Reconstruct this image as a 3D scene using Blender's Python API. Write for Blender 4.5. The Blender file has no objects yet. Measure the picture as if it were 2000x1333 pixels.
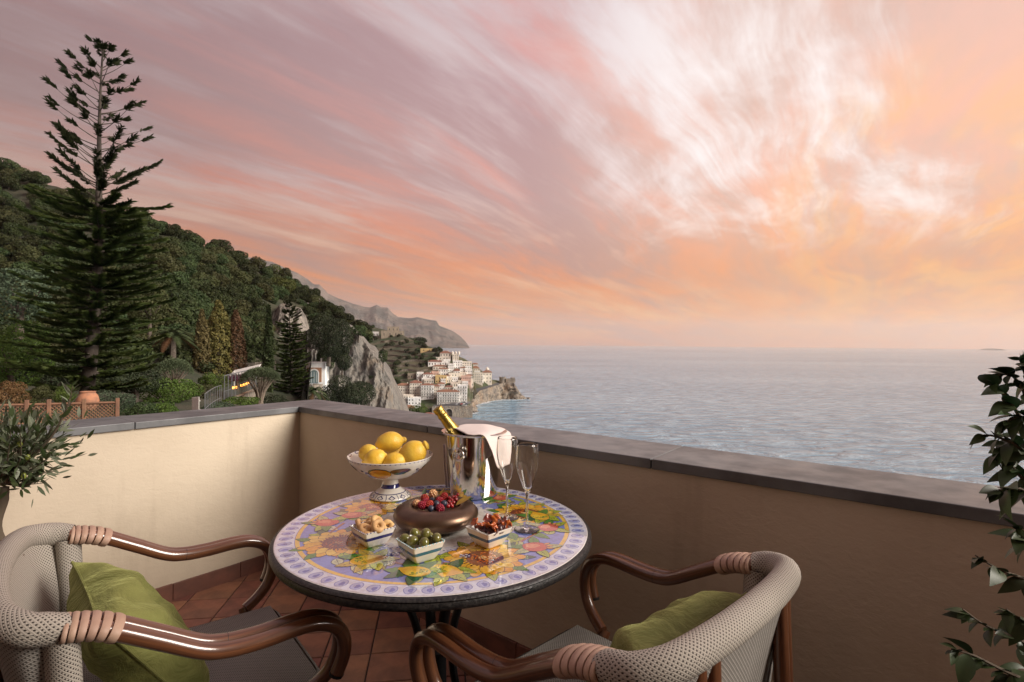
import bpy, bmesh, math, random
import numpy as np
from mathutils import Vector, Matrix, noise as mnoise
RAD = math.radians
sc = bpy.context.scene
COL = sc.collection

# ------------------------------------------------------------------ camera
F, CZ, PITCH, ROLL = 1026.3, 1.298, math.atan(4.8 / 1026.3), RAD(.45)   # focal in px of a 2000 px wide frame
_f = Vector((0, math.cos(PITCH), math.sin(PITCH))); _u0 = Vector((0, -math.sin(PITCH), math.cos(PITCH))); _r0 = Vector((1, 0, 0))
_r = _r0 * math.cos(ROLL) + _u0 * math.sin(ROLL); _u = _u0 * math.cos(ROLL) - _r0 * math.sin(ROLL)
cd = bpy.data.cameras.new('camera'); cam = bpy.data.objects.new('camera', cd); COL.objects.link(cam)
cd.sensor_width = 36; cd.sensor_fit = 'HORIZONTAL'; cd.lens = F / 2000 * 36; cd.clip_start = .05; cd.clip_end = 90000
cam.matrix_world = Matrix(((_r.x, _u.x, -_f.x, 0), (_r.y, _u.y, -_f.y, 0), (_r.z, _u.z, -_f.z, CZ), (0, 0, 0, 1)))
sc.camera = cam
EYE = Vector((0, 0, CZ))
def ray(px, py): return _r * ((px - 1000) / F) + _u * ((666.5 - py) / F) + _f
def at(px, py, D): d = ray(px, py); return EYE + d * (D / d.y)                # point at ground distance D
def atz(px, py, z): d = ray(px, py); return EYE + d * ((z - CZ) / d.z)         # point on the level z
def pix(p):
    d = Vector(p) - EYE; w = d.dot(_f); return (1000 + F * d.dot(_r) / w, 666.5 - F * d.dot(_u) / w, w)
SEA = -80.0

# ------------------------------------------------------------------ render settings, exposure
sc.view_settings.view_transform = 'Standard'; sc.view_settings.look = 'None'
sc.view_settings.gamma = 1; sc.view_settings.use_curve_mapping = False
sc.view_settings.exposure = 0.38
cy = sc.cycles
cy.use_denoising = True; cy.denoiser = 'OPENIMAGEDENOISE'
cy.max_bounces = 8; cy.diffuse_bounces = 3; cy.glossy_bounces = 4; cy.transmission_bounces = 8; cy.transparent_max_bounces = 12; cy.volume_bounces = 1
cy.caustics_reflective = False; cy.caustics_refractive = True; cy.sample_clamp_indirect = 6

# ------------------------------------------------------------------ node helper
class NB:
    def __init__(s, nt): s.nt = nt
    def n(s, t, ins=None, **props):
        nd = s.nt.nodes.new(t)
        for k, v in props.items(): setattr(nd, k, v)
        for k, v in (ins or {}).items(): s.put(nd.inputs[k], v)
        return nd
    def put(s, inp, v):
        if isinstance(v, bpy.types.NodeSocket): s.nt.links.new(v, inp)
        elif v is not None:
            if inp.type == 'RGBA' and len(v) == 3: v = (*v, 1)
            inp.default_value = v
    def m(s, op, a, b=None, c=None, clamp=False):
        nd = s.nt.nodes.new('ShaderNodeMath'); nd.operation = op; nd.use_clamp = clamp
        for i, v in enumerate((a, b, c)):
            if v is not None: s.put(nd.inputs[i], v)
        return nd.outputs[0]
    def vm(s, op, a, b=None, out=0):
        nd = s.nt.nodes.new('ShaderNodeVectorMath'); nd.operation = op; s.put(nd.inputs[0], a)
        if b is not None: s.put(nd.inputs[1], b)
        return nd.outputs[out]
    def mix(s, fac, a, b, mode='MIX'):
        nd = s.nt.nodes.new('ShaderNodeMix'); nd.data_type = 'RGBA'; nd.blend_type = mode
        s.put(nd.inputs[0], fac); s.put(nd.inputs[6], a); s.put(nd.inputs[7], b)
        return nd.outputs[2]
    def noise(s, vec, scale, detail=4, rough=.55, dist=0):
        nd = s.n('ShaderNodeTexNoise', {'Scale': scale, 'Detail': detail, 'Roughness': rough, 'Distortion': dist})
        if vec is not None: s.put(nd.inputs['Vector'], vec)
        return nd.outputs[0]
    def ramp(s, fac, stops, interp='LINEAR'):
        nd = s.nt.nodes.new('ShaderNodeValToRGB'); nd.color_ramp.interpolation = interp
        el = nd.color_ramp.elements
        while len(el) < len(stops): el.new(.5)
        for e, (p, c) in zip(el, stops):
            e.position = p
            e.color = (c, c, c, 1) if isinstance(c, (int, float)) else (*c, 1)
        s.put(nd.inputs[0], fac); return nd.outputs[0]
    def smooth(s, v, a, b):
        nd = s.nt.nodes.new('ShaderNodeMapRange'); nd.interpolation_type = 'SMOOTHSTEP'
        s.put(nd.inputs[0], v); nd.inputs[1].default_value = a; nd.inputs[2].default_value = b
        return nd.outputs[0]
    def comb(s, x, y, z): return s.n('ShaderNodeCombineXYZ', {0: x, 1: y, 2: z}).outputs[0]

# ------------------------------------------------------------------ sky and sun
SUN_AZ, SUN_EL = RAD(108), RAD(26)        # azimuth from the view axis towards the right; veiled by thin cloud
SDIR = Vector((math.sin(SUN_AZ) * math.cos(SUN_EL), math.cos(SUN_AZ) * math.cos(SUN_EL), math.sin(SUN_EL)))
world = bpy.data.worlds.new('World'); sc.world = world; world.use_nodes = True
wt = world.node_tree; wt.nodes.clear(); w = NB(wt)
tcd = w.n('ShaderNodeTexCoord').outputs['Generated']
sx = w.n('ShaderNodeSeparateXYZ', {0: tcd}).outputs
zc = w.m('MAXIMUM', sx[2], 0.0)
k = w.m('DIVIDE', 1.0, w.m('ADD', zc, .10))                    # clouds lie on a level sheet overhead
pxs, pys = w.m('MULTIPLY', sx[0], k), w.m('MULTIPLY', sx[1], k)
ca, sa = math.cos(RAD(34)), math.sin(RAD(34))                  # streaks run towards this azimuth
along = w.m('ADD', w.m('MULTIPLY', pxs, sa), w.m('MULTIPLY', pys, ca))
across = w.m('SUBTRACT', w.m('MULTIPLY', pxs, ca), w.m('MULTIPLY', pys, sa))
wob = w.m('MULTIPLY', w.m('SUBTRACT', w.noise(w.comb(along, across, 3.3), .45, 3), .5), .50)
acr = w.m('ADD', across, wob)
v1 = w.comb(w.m('MULTIPLY', along, .34), acr, 6.2)
v2 = w.comb(w.m('MULTIPLY', along, .62), acr, 17.9)
v3 = w.comb(w.m('MULTIPLY', along, .14), acr, 9.1)
n_big = w.noise(v2, .62, 6, .60, .5)
n_mid = w.noise(v1, 1.5, 10, .66, .8)
n_fine = w.noise(v3, 4.2, 8, .66, .5)
dens = w.m('ADD', w.m('ADD', w.m('MULTIPLY', n_big, .42), w.m('MULTIPLY', n_mid, .32)), w.m('MULTIPLY', n_fine, .28))
cov = w.smooth(dens, .395, .535)
shade = w.smooth(w.m('ADD', w.m('MULTIPLY', w.noise(w.comb(w.m('MULTIPLY', along, .30), acr, 21.0), 1.1, 9, .64, .7), .7), w.m('MULTIPLY', n_fine, .3)), .40, .60)
GDIR = Vector((math.sin(RAD(40)) * math.cos(RAD(21)), math.cos(RAD(40)) * math.cos(RAD(21)), math.sin(RAD(21))))   # brightest cloud gap
sdot = w.vm('DOT_PRODUCT', tcd, tuple(GDIR), out=1)
glow = w.smooth(sdot, .15, 1.0)
glow2 = w.smooth(sdot, .80, .985)
gap = w.ramp(zc, [(0, (.68, .36, .25)), (.045, (.94, .54, .29)), (.13, (.84, .51, .36)), (.28, (.60, .48, .47)), (.60, (.54, .47, .49)), (1, (.50, .48, .52))])
cl_p = w.ramp(zc, [(0, (.64, .32, .23)), (.05, (.84, .40, .22)), (.12, (.82, .37, .22)), (.25, (.68, .34, .28)), (.42, (.60, .35, .33)), (1, (.52, .36, .37))])
cl_d = w.ramp(zc, [(0, (.50, .32, .28)), (.12, (.52, .31, .26)), (.25, (.42, .29, .28)), (.45, (.40, .28, .29)), (1, (.36, .29, .32))])
cloud = w.mix(shade, cl_d, cl_p)
base = w.mix(cov, gap, cloud)
bright = w.m('ADD', .57, w.m('MULTIPLY', glow, w.m('ADD', .24, w.m('MULTIPLY', w.smooth(zc, .08, .30), .28))))
lit = w.mix(1.0, base, w.comb(bright, bright, bright), 'MULTIPLY')
high = w.smooth(zc, .10, .27)
veil = w.m('MULTIPLY', w.m('MULTIPLY', w.m('MULTIPLY', glow2, .72), high), w.m('SUBTRACT', 1.0, w.m('MULTIPLY', cov, .78)))
warmed = w.mix(veil, lit, (.98, .955, .94))
thin = w.m('MULTIPLY', w.m('MULTIPLY', glow2, cov), .20)                     # thin cloud lit from behind
warmed = w.mix(thin, warmed, (1.0, .66, .38))
GOLD = Vector((math.sin(RAD(38)) * math.cos(RAD(12)), math.cos(RAD(38)) * math.cos(RAD(12)), math.sin(RAD(12))))   # low gold light behind the cloud edge
gold = w.m('MULTIPLY', w.smooth(w.vm('DOT_PRODUCT', tcd, tuple(GOLD), out=1), .968, 1.0), w.m('MULTIPLY', w.smooth(w.noise(v1, 2.2, 8, .65, .9), .40, .66), .42))
warmed = w.mix(gold, warmed, (1.02, .60, .24))
warmed = w.n('ShaderNodeHueSaturation', {'Hue': .5, 'Saturation': 1.22, 'Value': 1.0, 'Color': warmed}).outputs[0]
sky = w.n('ShaderNodeTexSky', sky_type='NISHITA', sun_disc=False, sun_elevation=SUN_EL, sun_rotation=SUN_AZ, air_density=1.3, dust_density=4.0, ozone_density=1.5)
bg1 = w.n('ShaderNodeBackground', {'Color': warmed, 'Strength': 1.0})
bg2 = w.n('ShaderNodeBackground', {'Color': sky.outputs[0], 'Strength': .06})
mixbg = w.n('ShaderNodeMixShader', {0: .95, 1: bg2.outputs[0], 2: bg1.outputs[0]})
wt.links.new(mixbg.outputs[0], w.n('ShaderNodeOutputWorld').inputs[0])

sl = bpy.data.lights.new('sun', 'SUN'); sun = bpy.data.objects.new('sun', sl); COL.objects.link(sun)
sl.energy = 5.0; sl.angle = RAD(34); sl.color = (1, .92, .83)
sun.rotation_euler = SDIR.to_track_quat('Z', 'Y').to_euler(); sun.location = (20, 20, 30)

# ------------------------------------------------------------------ mesh helpers
class MB:
    """collects faces; build() links them as ONE mesh object"""
    def __init__(s): s.v = []; s.f = []; s.uv = []; s.col = []; s.c = (1, 1, 1); s.usecol = False
    def add(s, verts, faces, uvs=None):
        o = len(s.v); s.v += [tuple(p) for p in verts]
        for i, f in enumerate(faces):
            s.f.append(tuple(j + o for j in f)); s.uv.append(uvs[i] if uvs else None); s.col.append(s.c)
        return s
    def grid(s, P, cu=False, cv=False, flip=False):
        n, m_ = len(P), len(P[0]); V = [Vector(p) for r_ in P for p in r_]
        du = [0.0]; dv = [0.0]
        for i in range(1, n + 1): du.append(du[-1] + sum((V[(i % n) * m_ + j] - V[(i - 1) * m_ + j]).length for j in range(m_)) / m_)
        for j in range(1, m_ + 1): dv.append(dv[-1] + sum((V[i * m_ + j % m_] - V[i * m_ + j - 1]).length for i in range(n)) / n)
        F_, U = [], []
        for i in range(n if cu else n - 1):
            for j in range(m_ if cv else m_ - 1):
                a, b, c, d = i * m_ + j, ((i + 1) % n) * m_ + j, ((i + 1) % n) * m_ + (j + 1) % m_, i * m_ + (j + 1) % m_
                u = [(du[i], dv[j]), (du[i + 1], dv[j]), (du[i + 1], dv[j + 1]), (du[i], dv[j + 1])]
                q = [a, b, c, d]
                if flip: q.reverse(); u.reverse()
                F_.append(q); U.append(u)
        return s.add(V, F_, U)
    def tube(s, pts, rad, n=10, cap=True, ry=None, up=(0, 0, 1)):
        pts = [Vector(p) for p in pts]; k_ = len(pts)
        rad = [rad] * k_ if isinstance(rad, (int, float)) else list(rad)
        ry = rad if ry is None else ([ry] * k_ if isinstance(ry, (int, float)) else list(ry))
        rows = []; ref = Vector(up)
        for i, p in enumerate(pts):
            t = (pts[min(i + 1, k_ - 1)] - pts[max(i - 1, 0)]).normalized()
            a = ref.cross(t)
            if a.length < 1e-3: a = Vector((1, 0, 0)).cross(t)
            if a.length < 1e-3: a = Vector((0, 1, 0)).cross(t)
            a.normalize(); b = t.cross(a); ref = b
            rows.append([p + a * (math.cos(2 * math.pi * j / n) * rad[i]) + b * (math.sin(2 * math.pi * j / n) * ry[i]) for j in range(n)])
        s.grid(rows, cv=True, flip=True)
        if cap:
            s.add(rows[0], [tuple(range(n))]); s.add(rows[-1], [tuple(range(n - 1, -1, -1))])
        return s
    def lathe(s, prof, n=32, c=(0, 0, 0), M=None, a0=0):
        rows = []
        for r_, z in prof:
            row = [Vector((r_ * math.cos(a0 + 2 * math.pi * j / n), r_ * math.sin(a0 + 2 * math.pi * j / n), z)) for j in range(n)]
            rows.append([(M @ p if M else p) + Vector(c) for p in row])
        return s.grid(rows, cv=True, flip=True)
    def box(s, c, size, M=None, b=0):
        x, y, z = [v / 2 for v in size]
        if b:
            bm = bmesh.new(); bmesh.ops.create_cube(bm, size=1)
            for v in bm.verts: v.co = Vector((v.co.x * size[0], v.co.y * size[1], v.co.z * size[2]))
            bmesh.ops.bevel(bm, geom=bm.edges[:], offset=b, segments=1, affect='EDGES', profile=.5)
            bm.verts.index_update(); V = [v.co.copy() for v in bm.verts]; F_ = [[v.index for v in f.verts] for f in bm.faces]; bm.free()
        else:
            V = [Vector((i * x, j * y, k_ * z)) for i in (-1, 1) for j in (-1, 1) for k_ in (-1, 1)]
            F_ = [(0, 1, 3, 2), (4, 6, 7, 5), (0, 4, 5, 1), (2, 3, 7, 6), (0, 2, 6, 4), (1, 5, 7, 3)]
        V = [(M @ p if M else p) + Vector(c) for p in V]
        return s.add(V, F_)
    def prism(s, poly, z0, z1):
        n = len(poly)
        V = [(p[0], p[1], z0) for p in poly] + [(p[0], p[1], z1) for p in poly]
        ar = sum(poly[i][0] * poly[(i + 1) % n][1] - poly[(i + 1) % n][0] * poly[i][1] for i in range(n))
        F_ = [tuple(range(n - 1, -1, -1)), tuple(range(n, 2 * n))] + [(i, (i + 1) % n, n + (i + 1) % n, n + i) for i in range(n)]
        if ar < 0: F_ = [f[::-1] for f in F_]
        return s.add(V, F_)
    def mesh(s, name, mat, smooth=True, off=(0, 0, 0), angle=40):
        me = bpy.data.meshes.new(name); o = Vector(off)
        me.from_pydata([tuple(Vector(p) - o) for p in s.v], [], s.f)
        if any(u is not None for u in s.uv):
            L = me.uv_layers.new(name='UVMap'); data = []
            for f, u in zip(s.f, s.uv):
                for k_ in range(len(f)): data += (u[k_] if u else (0, 0))
            L.data.foreach_set('uv', data)
        if s.usecol:
            A = me.color_attributes.new('Col', 'FLOAT_COLOR', 'CORNER'); data = []
            for f, c in zip(s.f, s.col): data += [*c, 1.0] * len(f)
            A.data.foreach_set('color', data)
        if mat: me.materials.append(mat)
        if smooth:
            me.polygons.foreach_set('use_smooth', [True] * len(me.polygons)); me.set_sharp_from_angle(angle=RAD(angle))
        me.update(); return me
    def build(s, name, mat, parent=None, smooth=True, off=(0, 0, 0), angle=40):
        return link(name, s.mesh(name, mat, smooth, off, angle), parent)

def link(name, me, parent=None, loc=None, rot=None, scale=None):
    o = bpy.data.objects.new(name, me); COL.objects.link(o); o.parent = parent
    if loc is not None: o.location = loc
    if rot is not None: o.rotation_euler = rot
    if scale is not None: o.scale = (scale,) * 3 if isinstance(scale, (int, float)) else scale
    return o
def tag(o, label, cat, group=None):
    o['label'] = label; o['category'] = cat
    if group: o['group'] = group
    return o
def thing(name, label, cat, loc=(0, 0, 0), rz=0, group=None, scale=None):
    return tag(link(name, None, None, loc, (0, 0, rz), scale), label, cat, group)
def kind(o, k_): o['kind'] = k_; return o
def copy_tree(o, parent=None):
    c = o.copy(); COL.objects.link(c); c.parent = parent
    for ch in list(o.children): copy_tree(ch, c)
    return c
def quads(name, V, mat, k_=4, smooth=False):
    """mesh from an (n*k,3) array, k vertices to a face"""
    V = np.asarray(V, np.float32).reshape(-1, 3); n = len(V) // k_
    me = bpy.data.meshes.new(name); me.vertices.add(n * k_); me.vertices.foreach_set('co', V.ravel())
    me.loops.add(n * k_); me.loops.foreach_set('vertex_index', np.arange(n * k_, dtype=np.int32))
    me.polygons.add(n); me.polygons.foreach_set('loop_start', np.arange(0, n * k_, k_, dtype=np.int32))
    if mat: me.materials.append(mat)
    me.update(calc_edges=True); return me
def catmull(pts, n=6):
    P = [Vector(p) for p in pts]; out = []
    for i in range(len(P) - 1):
        a, b, c, d = P[max(i - 1, 0)], P[i], P[i + 1], P[min(i + 2, len(P) - 1)]
        for j in range(n):
            t = j / n
            out.append(.5 * ((2 * b) + (c - a) * t + (2 * a - 5 * b + 4 * c - d) * t * t + (3 * b - a - 3 * c + d) * t ** 3))
    return out + [P[-1]]
def interp(x, pts):
    return float(np.interp(x, [p[0] for p in pts], [p[1] for p in pts]))
def fbm(x, y, z, oct_=4): return mnoise.fractal(Vector((x, y, z)), 1.0, 2.0, oct_)

# ------------------------------------------------------------------ materials
MATS = {}
def pm(name, col, rough=.6, metal=0, var=None, bump=None, coat=0, coat_rough=.05, spec=.5, sheen=0, ior=None, attr=False, obvar=0, trans=0, emit=None, coords='Object', stretch=None, rvar=0):
    """principled material; var=(second colour, scale, contrast) ; bump=(scale, strength, distance)"""
    if name in MATS: return MATS[name]
    mt = bpy.data.materials.new(name); mt.use_nodes = True; nt = mt.node_tree; b = NB(nt)
    bs = nt.nodes['Principled BSDF']; tc = b.n('ShaderNodeTexCoord').outputs[coords]
    if stretch: tc = b.vm('MULTIPLY', tc, stretch)
    c = (*col, 1)
    if attr: c = b.n('ShaderNodeAttribute', attribute_name='Col').outputs[0]
    if var:
        nz = b.smooth(b.noise(tc, var[1], 6, .6), .5 - var[2], .5 + var[2])
        c = b.mix(nz, c, var[0]) if not attr else b.mix(nz, c, var[0], 'MULTIPLY')
    if obvar:
        rn = b.n('ShaderNodeObjectInfo').outputs['Random']
        hs = b.n('ShaderNodeHueSaturation', {'Hue': b.m('ADD', .5 - obvar * .04, b.m('MULTIPLY', rn, obvar * .08)), 'Saturation': 1.0,
             'Value': b.m('ADD', 1 - obvar * .5, b.m('MULTIPLY', rn, obvar)), 'Color': c}); c = hs.outputs[0]
    b.put(bs.inputs['Base Color'], c)
    bs.inputs['Roughness'].default_value = rough; bs.inputs['Metallic'].default_value = metal
    if rvar: b.put(bs.inputs['Roughness'], b.m('ADD', rough, b.m('MULTIPLY', b.m('SUBTRACT', b.noise(tc, (var or (0, 8))[1] * 2, 5), .5), rvar)))
    bs.inputs['Specular IOR Level'].default_value = spec
    bs.inputs['Coat Weight'].default_value = coat; bs.inputs['Coat Roughness'].default_value = coat_rough
    bs.inputs['Sheen Weight'].default_value = sheen; bs.inputs['Transmission Weight'].default_value = trans
    if ior: bs.inputs['IOR'].default_value = ior
    if emit: bs.inputs['Emission Color'].default_value = (*emit[0], 1); bs.inputs['Emission Strength'].default_value = emit[1]
    if bump:
        bn = b.n('ShaderNodeBump', {'Strength': bump[1], 'Distance': bump[2], 'Height': b.noise(tc, bump[0], 6, .6)})
        nt.links.new(bn.outputs[0], bs.inputs['Normal'])
    MATS[name] = mt; return mt
def fol(name, c1, c2, transl=.25, rough=.55, clump=.35, obvar=.5, spec=.12):
    """foliage: every leaf its own tone, clumps and trees differ"""
    if name in MATS: return MATS[name]
    mt = bpy.data.materials.new(name); mt.use_nodes = True; nt = mt.node_tree; b = NB(nt)
    bs = nt.nodes['Principled BSDF']; out = nt.nodes['Material Output']
    ri = b.n('ShaderNodeNewGeometry').outputs['Random Per Island']
    tc = b.n('ShaderNodeTexCoord').outputs['Object']
    nz = b.smooth(b.noise(tc, clump, 3), .35, .65)
    c = b.mix(b.m('ADD', b.m('MULTIPLY', ri, .55), b.m('MULTIPLY', nz, .45)), c1, c2)
    rn = b.n('ShaderNodeObjectInfo').outputs['Random']
    c = b.n('ShaderNodeHueSaturation', {'Hue': b.m('ADD', .5 - obvar * .05, b.m('MULTIPLY', rn, obvar * .08)), 'Saturation': 1.0,
            'Value': b.m('ADD', 1 - obvar * .5, b.m('MULTIPLY', rn, obvar)), 'Color': c}).outputs[0]
    b.put(bs.inputs['Base Color'], c); bs.inputs['Roughness'].default_value = rough; bs.inputs['Specular IOR Level'].default_value = spec
    tr = b.n('ShaderNodeBsdfTranslucent', {'Color': c})
    mx = b.n('ShaderNodeMixShader', {0: transl, 1: bs.outputs[0], 2: tr.outputs[0]})
    nt.links.new(mx.outputs[0], out.inputs[0]); MATS[name] = mt; return mt
# ================================================================== LANDSCAPE
rng = np.random.default_rng(7); rnd = random.Random(11)
# ---- sea
mt = bpy.data.materials.new('sea_water'); mt.use_nodes = True; b = NB(mt.node_tree); bs = mt.node_tree.nodes['Principled BSDF']
pos = b.n('ShaderNodeNewGeometry').outputs['Position']
pw = b.vm('MULTIPLY', pos, (.75, 1.25, 1))
patch = b.smooth(b.noise(b.vm('MULTIPLY', pos, (.3, 1, 1)), .0022, 4, .6), .35, .65)
swell = b.noise(pw, .045, 3, .5); chop = b.noise(pw, .16, 9, .70, .6)
mid = b.noise(b.vm('MULTIPLY', pos, (.45, 1, 1)), .075, 4, .6, .5)
hgt = b.m('ADD', b.m('ADD', b.m('MULTIPLY', swell, 1.6), b.m('MULTIPLY', mid, 8.5)), b.m('MULTIPLY', chop, b.m('ADD', 1.0, b.m('MULTIPLY', patch, .8))))
bp = b.n('ShaderNodeBump', {'Strength': 1.0, 'Distance': 1.0, 'Height': hgt})
b.put(bs.inputs['Normal'], bp.outputs[0])
b.put(bs.inputs['Base Color'], b.mix(b.m('ADD', b.m('MULTIPLY', patch, .4), b.m('MULTIPLY', b.smooth(mid, .38, .64), .6)), (.11, .235, .335), (.33, .475, .57)))  # light and dark of the ripples is also mixed into the water colour
bs.inputs['Roughness'].default_value = .15; bs.inputs['IOR'].default_value = 1.33
SEA_M = mt
mb = MB(); rows = []
for r_ in [30] + list(np.geomspace(120, 28000, 40)): rows.append([(r_ * math.sin(2 * math.pi * j / 96), r_ * math.cos(2 * math.pi * j / 96), SEA) for j in range(96)])
mb.grid(rows, cv=True)
kind(mb.build('sea', SEA_M), 'structure')

# ---- far mountains and island
M_MOUNT = pm('far_limestone', (.12, .095, .075), .9, var=((.03, .034, .03), .0025, .10), bump=(.006, 1, 60), stretch=(1, 1, 1.8))
ridge = [(470, 500), (530, 512), (556, 524), (580, 534), (600, 546), (612, 556), (622, 556), (632, 565), (640, 574), (660, 583), (690, 594), (712, 600), (722, 601), (735, 596), (745, 601), (757, 601), (766, 612), (778, 620), (800, 622), (815, 620), (832, 624), (852, 627), (858, 637), (872, 642), (886, 648), (900, 658), (908, 666), (914, 674), (918, 681)]
mb = MB(); rows = []
for i in range(226):
    x = 470 + i * 2.0 - .5; ry = interp(x, ridge); row = []
    b0 = atz(x, 681.2, SEA); r1 = at(x, ry, 9600)
    D0, D1, z1 = 8200, 9600, r1.z
    for j in range(46):
        t = j / 40
        if t <= 1:
            D = D0 + (D1 - D0) * t; prof = .30 * t + .70 * t * t if t < .8 else None
            zz = SEA + (z1 - SEA) * (t ** .80 if t < .12 else .184 * (t / .12) ** .799)
            c = fbm(x * .05, t * 3, 1.3, 5); g = fbm(x * .16, t * 1.2, 7.7, 4)
            D += 130 * c * math.sin(math.pi * t) + 60 * g * math.sin(math.pi * t)
            zz += (18 * g + (26 * (abs((t * 5 + c * .6) % 1 - .5) - .25)) * 1.2) * math.sin(math.pi * min(1, t * 1.0)) * min(1, (z1 - SEA) / 250)
            if t == 1: zz += 8 * fbm(x * .4, 3, 3, 3)
        else:
            D = D1 + (t - 1) * 9000; zz = max(SEA - 5, z1 - (t - 1) * 8 * (z1 - SEA))
        row.append(((x - 1000) / F * D, D, zz))
    rows.append(row)
mb.grid(rows)
kind(mb.build('far_mountains', M_MOUNT, angle=60), 'structure')
mb = MB(); c = at(1938, 684, 14000); rows = []
for i in range(13):
    r_ = [(c.x + (i - 6) * 52, c.y - 120, SEA - 1), (c.x + (i - 6) * 52, c.y - 60, SEA + 40 * (1 - (abs(i - 6) / 6) ** 3) + 5 * math.sin(i * 2.1)), (c.x + (i - 6) * 50, c.y + 60, SEA + 46 * (1 - (abs(i - 6) / 6) ** 3)), (c.x + (i - 6) * 52, c.y + 160, SEA - 1)]
    rows.append(r_)
mb.grid(rows); kind(mb.build('far_island', M_MOUNT), 'structure')

# ---- near hillside: ground distance follows from where the slope meets the line of sight
SKY = [(-260, 250), (-60, 275), (0, 292), (60, 322), (120, 350), (200, 378), (300, 417), (400, 458), (470, 486), (520, 508), (555, 530), (600, 573), (640, 602), (690, 636), (720, 660), (745, 690)]
DY = [(120, 440), (290, 330), (400, 255), (500, 190), (600, 135), (690, 95), (740, 72), (800, 38), (860, 18), (960, 8)]
def hill(px, py):
    s_ = min(1, max(0, (px - 300) / 390)); s_ = s_ * s_ * (3 - 2 * s_)
    D = interp(py, DY) * (1 + 1.15 * s_)
    return at(px, py, D)
def sky_ground(px): return interp(px, SKY) + 22
M_SLOPE = pm('wooded_ground', (.022, .030, .012), .95, var=((.045, .042, .022), .12, .12), bump=(.5, .8, .6))
mb = MB(); rows = []
for i in range(86):
    px = -260 + i * 11.6; y0 = sky_ground(px); row = []
    for j in range(48):
        yb_ = interp(px, [(585, 960), (612, max(y0 + 14, 668)), (800, y0 + 14)]); py = yb_ + (y0 - yb_) * (j / 47) ** .8; p = hill(px, py)
        amp = min(2.0, p.y * .008); p.z += amp * fbm(p.x * .06, p.y * .06, 0, 4); row.append(p)
    e = row[-1]; row += [(e.x * 1.1, e.y * 1.1, e.z - 6), (e.x * 1.5, e.y * 1.5, e.z - 90), (e.x * 1.6, e.y * 1.6, SEA - 2)]
    rows.append(row)
mb.grid(rows, flip=True); kind(mb.build('hillside', M_SLOPE), 'structure')

# ---- limestone cliffs
def rock_mat(name, c1, c2, c3, sc_):
    mt = bpy.data.materials.new(name); mt.use_nodes = True; b = NB(mt.node_tree); bs = mt.node_tree.nodes['Principled BSDF']
    ps = b.n('ShaderNodeNewGeometry').outputs['Position']; st = b.vm('MULTIPLY', ps, (1, 1, .3))
    n1 = b.noise(st, .10 * sc_, 8, .65, .3); n2 = b.noise(st, .35 * sc_, 8, .7); n3 = b.noise(ps, .05 * sc_, 4)
    c = b.mix(b.smooth(n1, .40, .60), c1, c2); c = b.mix(b.m('MULTIPLY', b.smooth(n3, .50, .70), .7), c, c3)
    c = b.mix(b.m('MULTIPLY', b.smooth(n2, .49, .60), .85), c, (.05, .048, .04))
    b.put(bs.inputs['Base Color'], c); bs.inputs['Roughness'].default_value = .92
    h = b.m('ADD', b.m('MULTIPLY', n1, 2.0), n2)
    b.put(bs.inputs['Normal'], b.n('ShaderNodeBump', {'Strength': .9, 'Distance': 1.6 / sc_, 'Height': h}).outputs[0])
    return mt
M_ROCK = rock_mat('limestone_cliff', (.40, .34, .27), (.24, .215, .185), (.36, .23, .13), 1)
def cliff(name, cols, ybot, D0, D1, side, seed, amp=4.0, step=2.2):
    mb = MB(); rows = []; x = cols[0][0]; xe = cols[-1][0]
    xs = list(np.arange(x, xe, step)) + [xe]
    for px in xs:
        yt = interp(px, cols); row = []; n = 64
        for j in range(n + 1):
            t = j / n; py = ybot + (yt - ybot) * t
            D = D0 + (D1 - D0) * t
            D += side * max(0, (px - (xe - 40)) / 40) ** 2
            q = at(px, py, D)
            dd = amp * (fbm(q.x * .09, q.z * .025, seed, 5) * 1.2 + 1.0 * fbm(q.x * .33, q.z * .08, seed + 3, 5) + .4 * fbm(q.x * .9, q.z * .5, seed + 5, 4) + .8 * abs(fbm(q.x * .05, q.z * .08, seed + 9, 3)))
            row.append(at(px, py, D + dd))
        p0 = row[0]; e = row[-1]
        row = [(p0.x * .99, p0.y * .985, SEA - 2)] + row + [e + Vector((e.x / e.y * 8, 8, .8)), e + Vector((e.x / e.y * 40, 40, 2)), (e.x * 1.25, e.y * 1.25, SEA - 2)]
        rows.append(row)
    e = rows[-1]; rows.append([(Vector(p) + Vector((Vector(p).x / Vector(p).y * 30 - 2, 30, -3))) for p in e])
    mb.grid(rows, flip=True); return kind(mb.build(name, M_ROCK, angle=55), 'structure')
M_ROCK = rock_mat('sea_cliff_rock', (.225, .205, .175), (.125, .118, .106), (.19, .145, .10), 3.2)
cliff('sea_cliff', [(600, 650), (640, 640), (672, 632), (688, 640), (700, 655), (712, 668), (722, 684), (733, 690), (742, 706), (752, 726), (762, 742), (768, 764), (776, 782), (786, 802), (800, 840)], 880, 158, 178, 40, 2.2, 2.3)
M_ROCK = rock_mat('outcrop_rock', (.28, .25, .21), (.17, .155, .135), (.24, .18, .12), 2.6)
cliff('rock_outcrop', [(524, 640), (534, 612), (546, 596), (560, 592), (574, 600), (588, 604), (598, 622), (606, 650), (614, 684), (640, 690), (652, 700)], 790, 168, 205, 20, 5.1, 2.4, 1.6)

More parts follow.
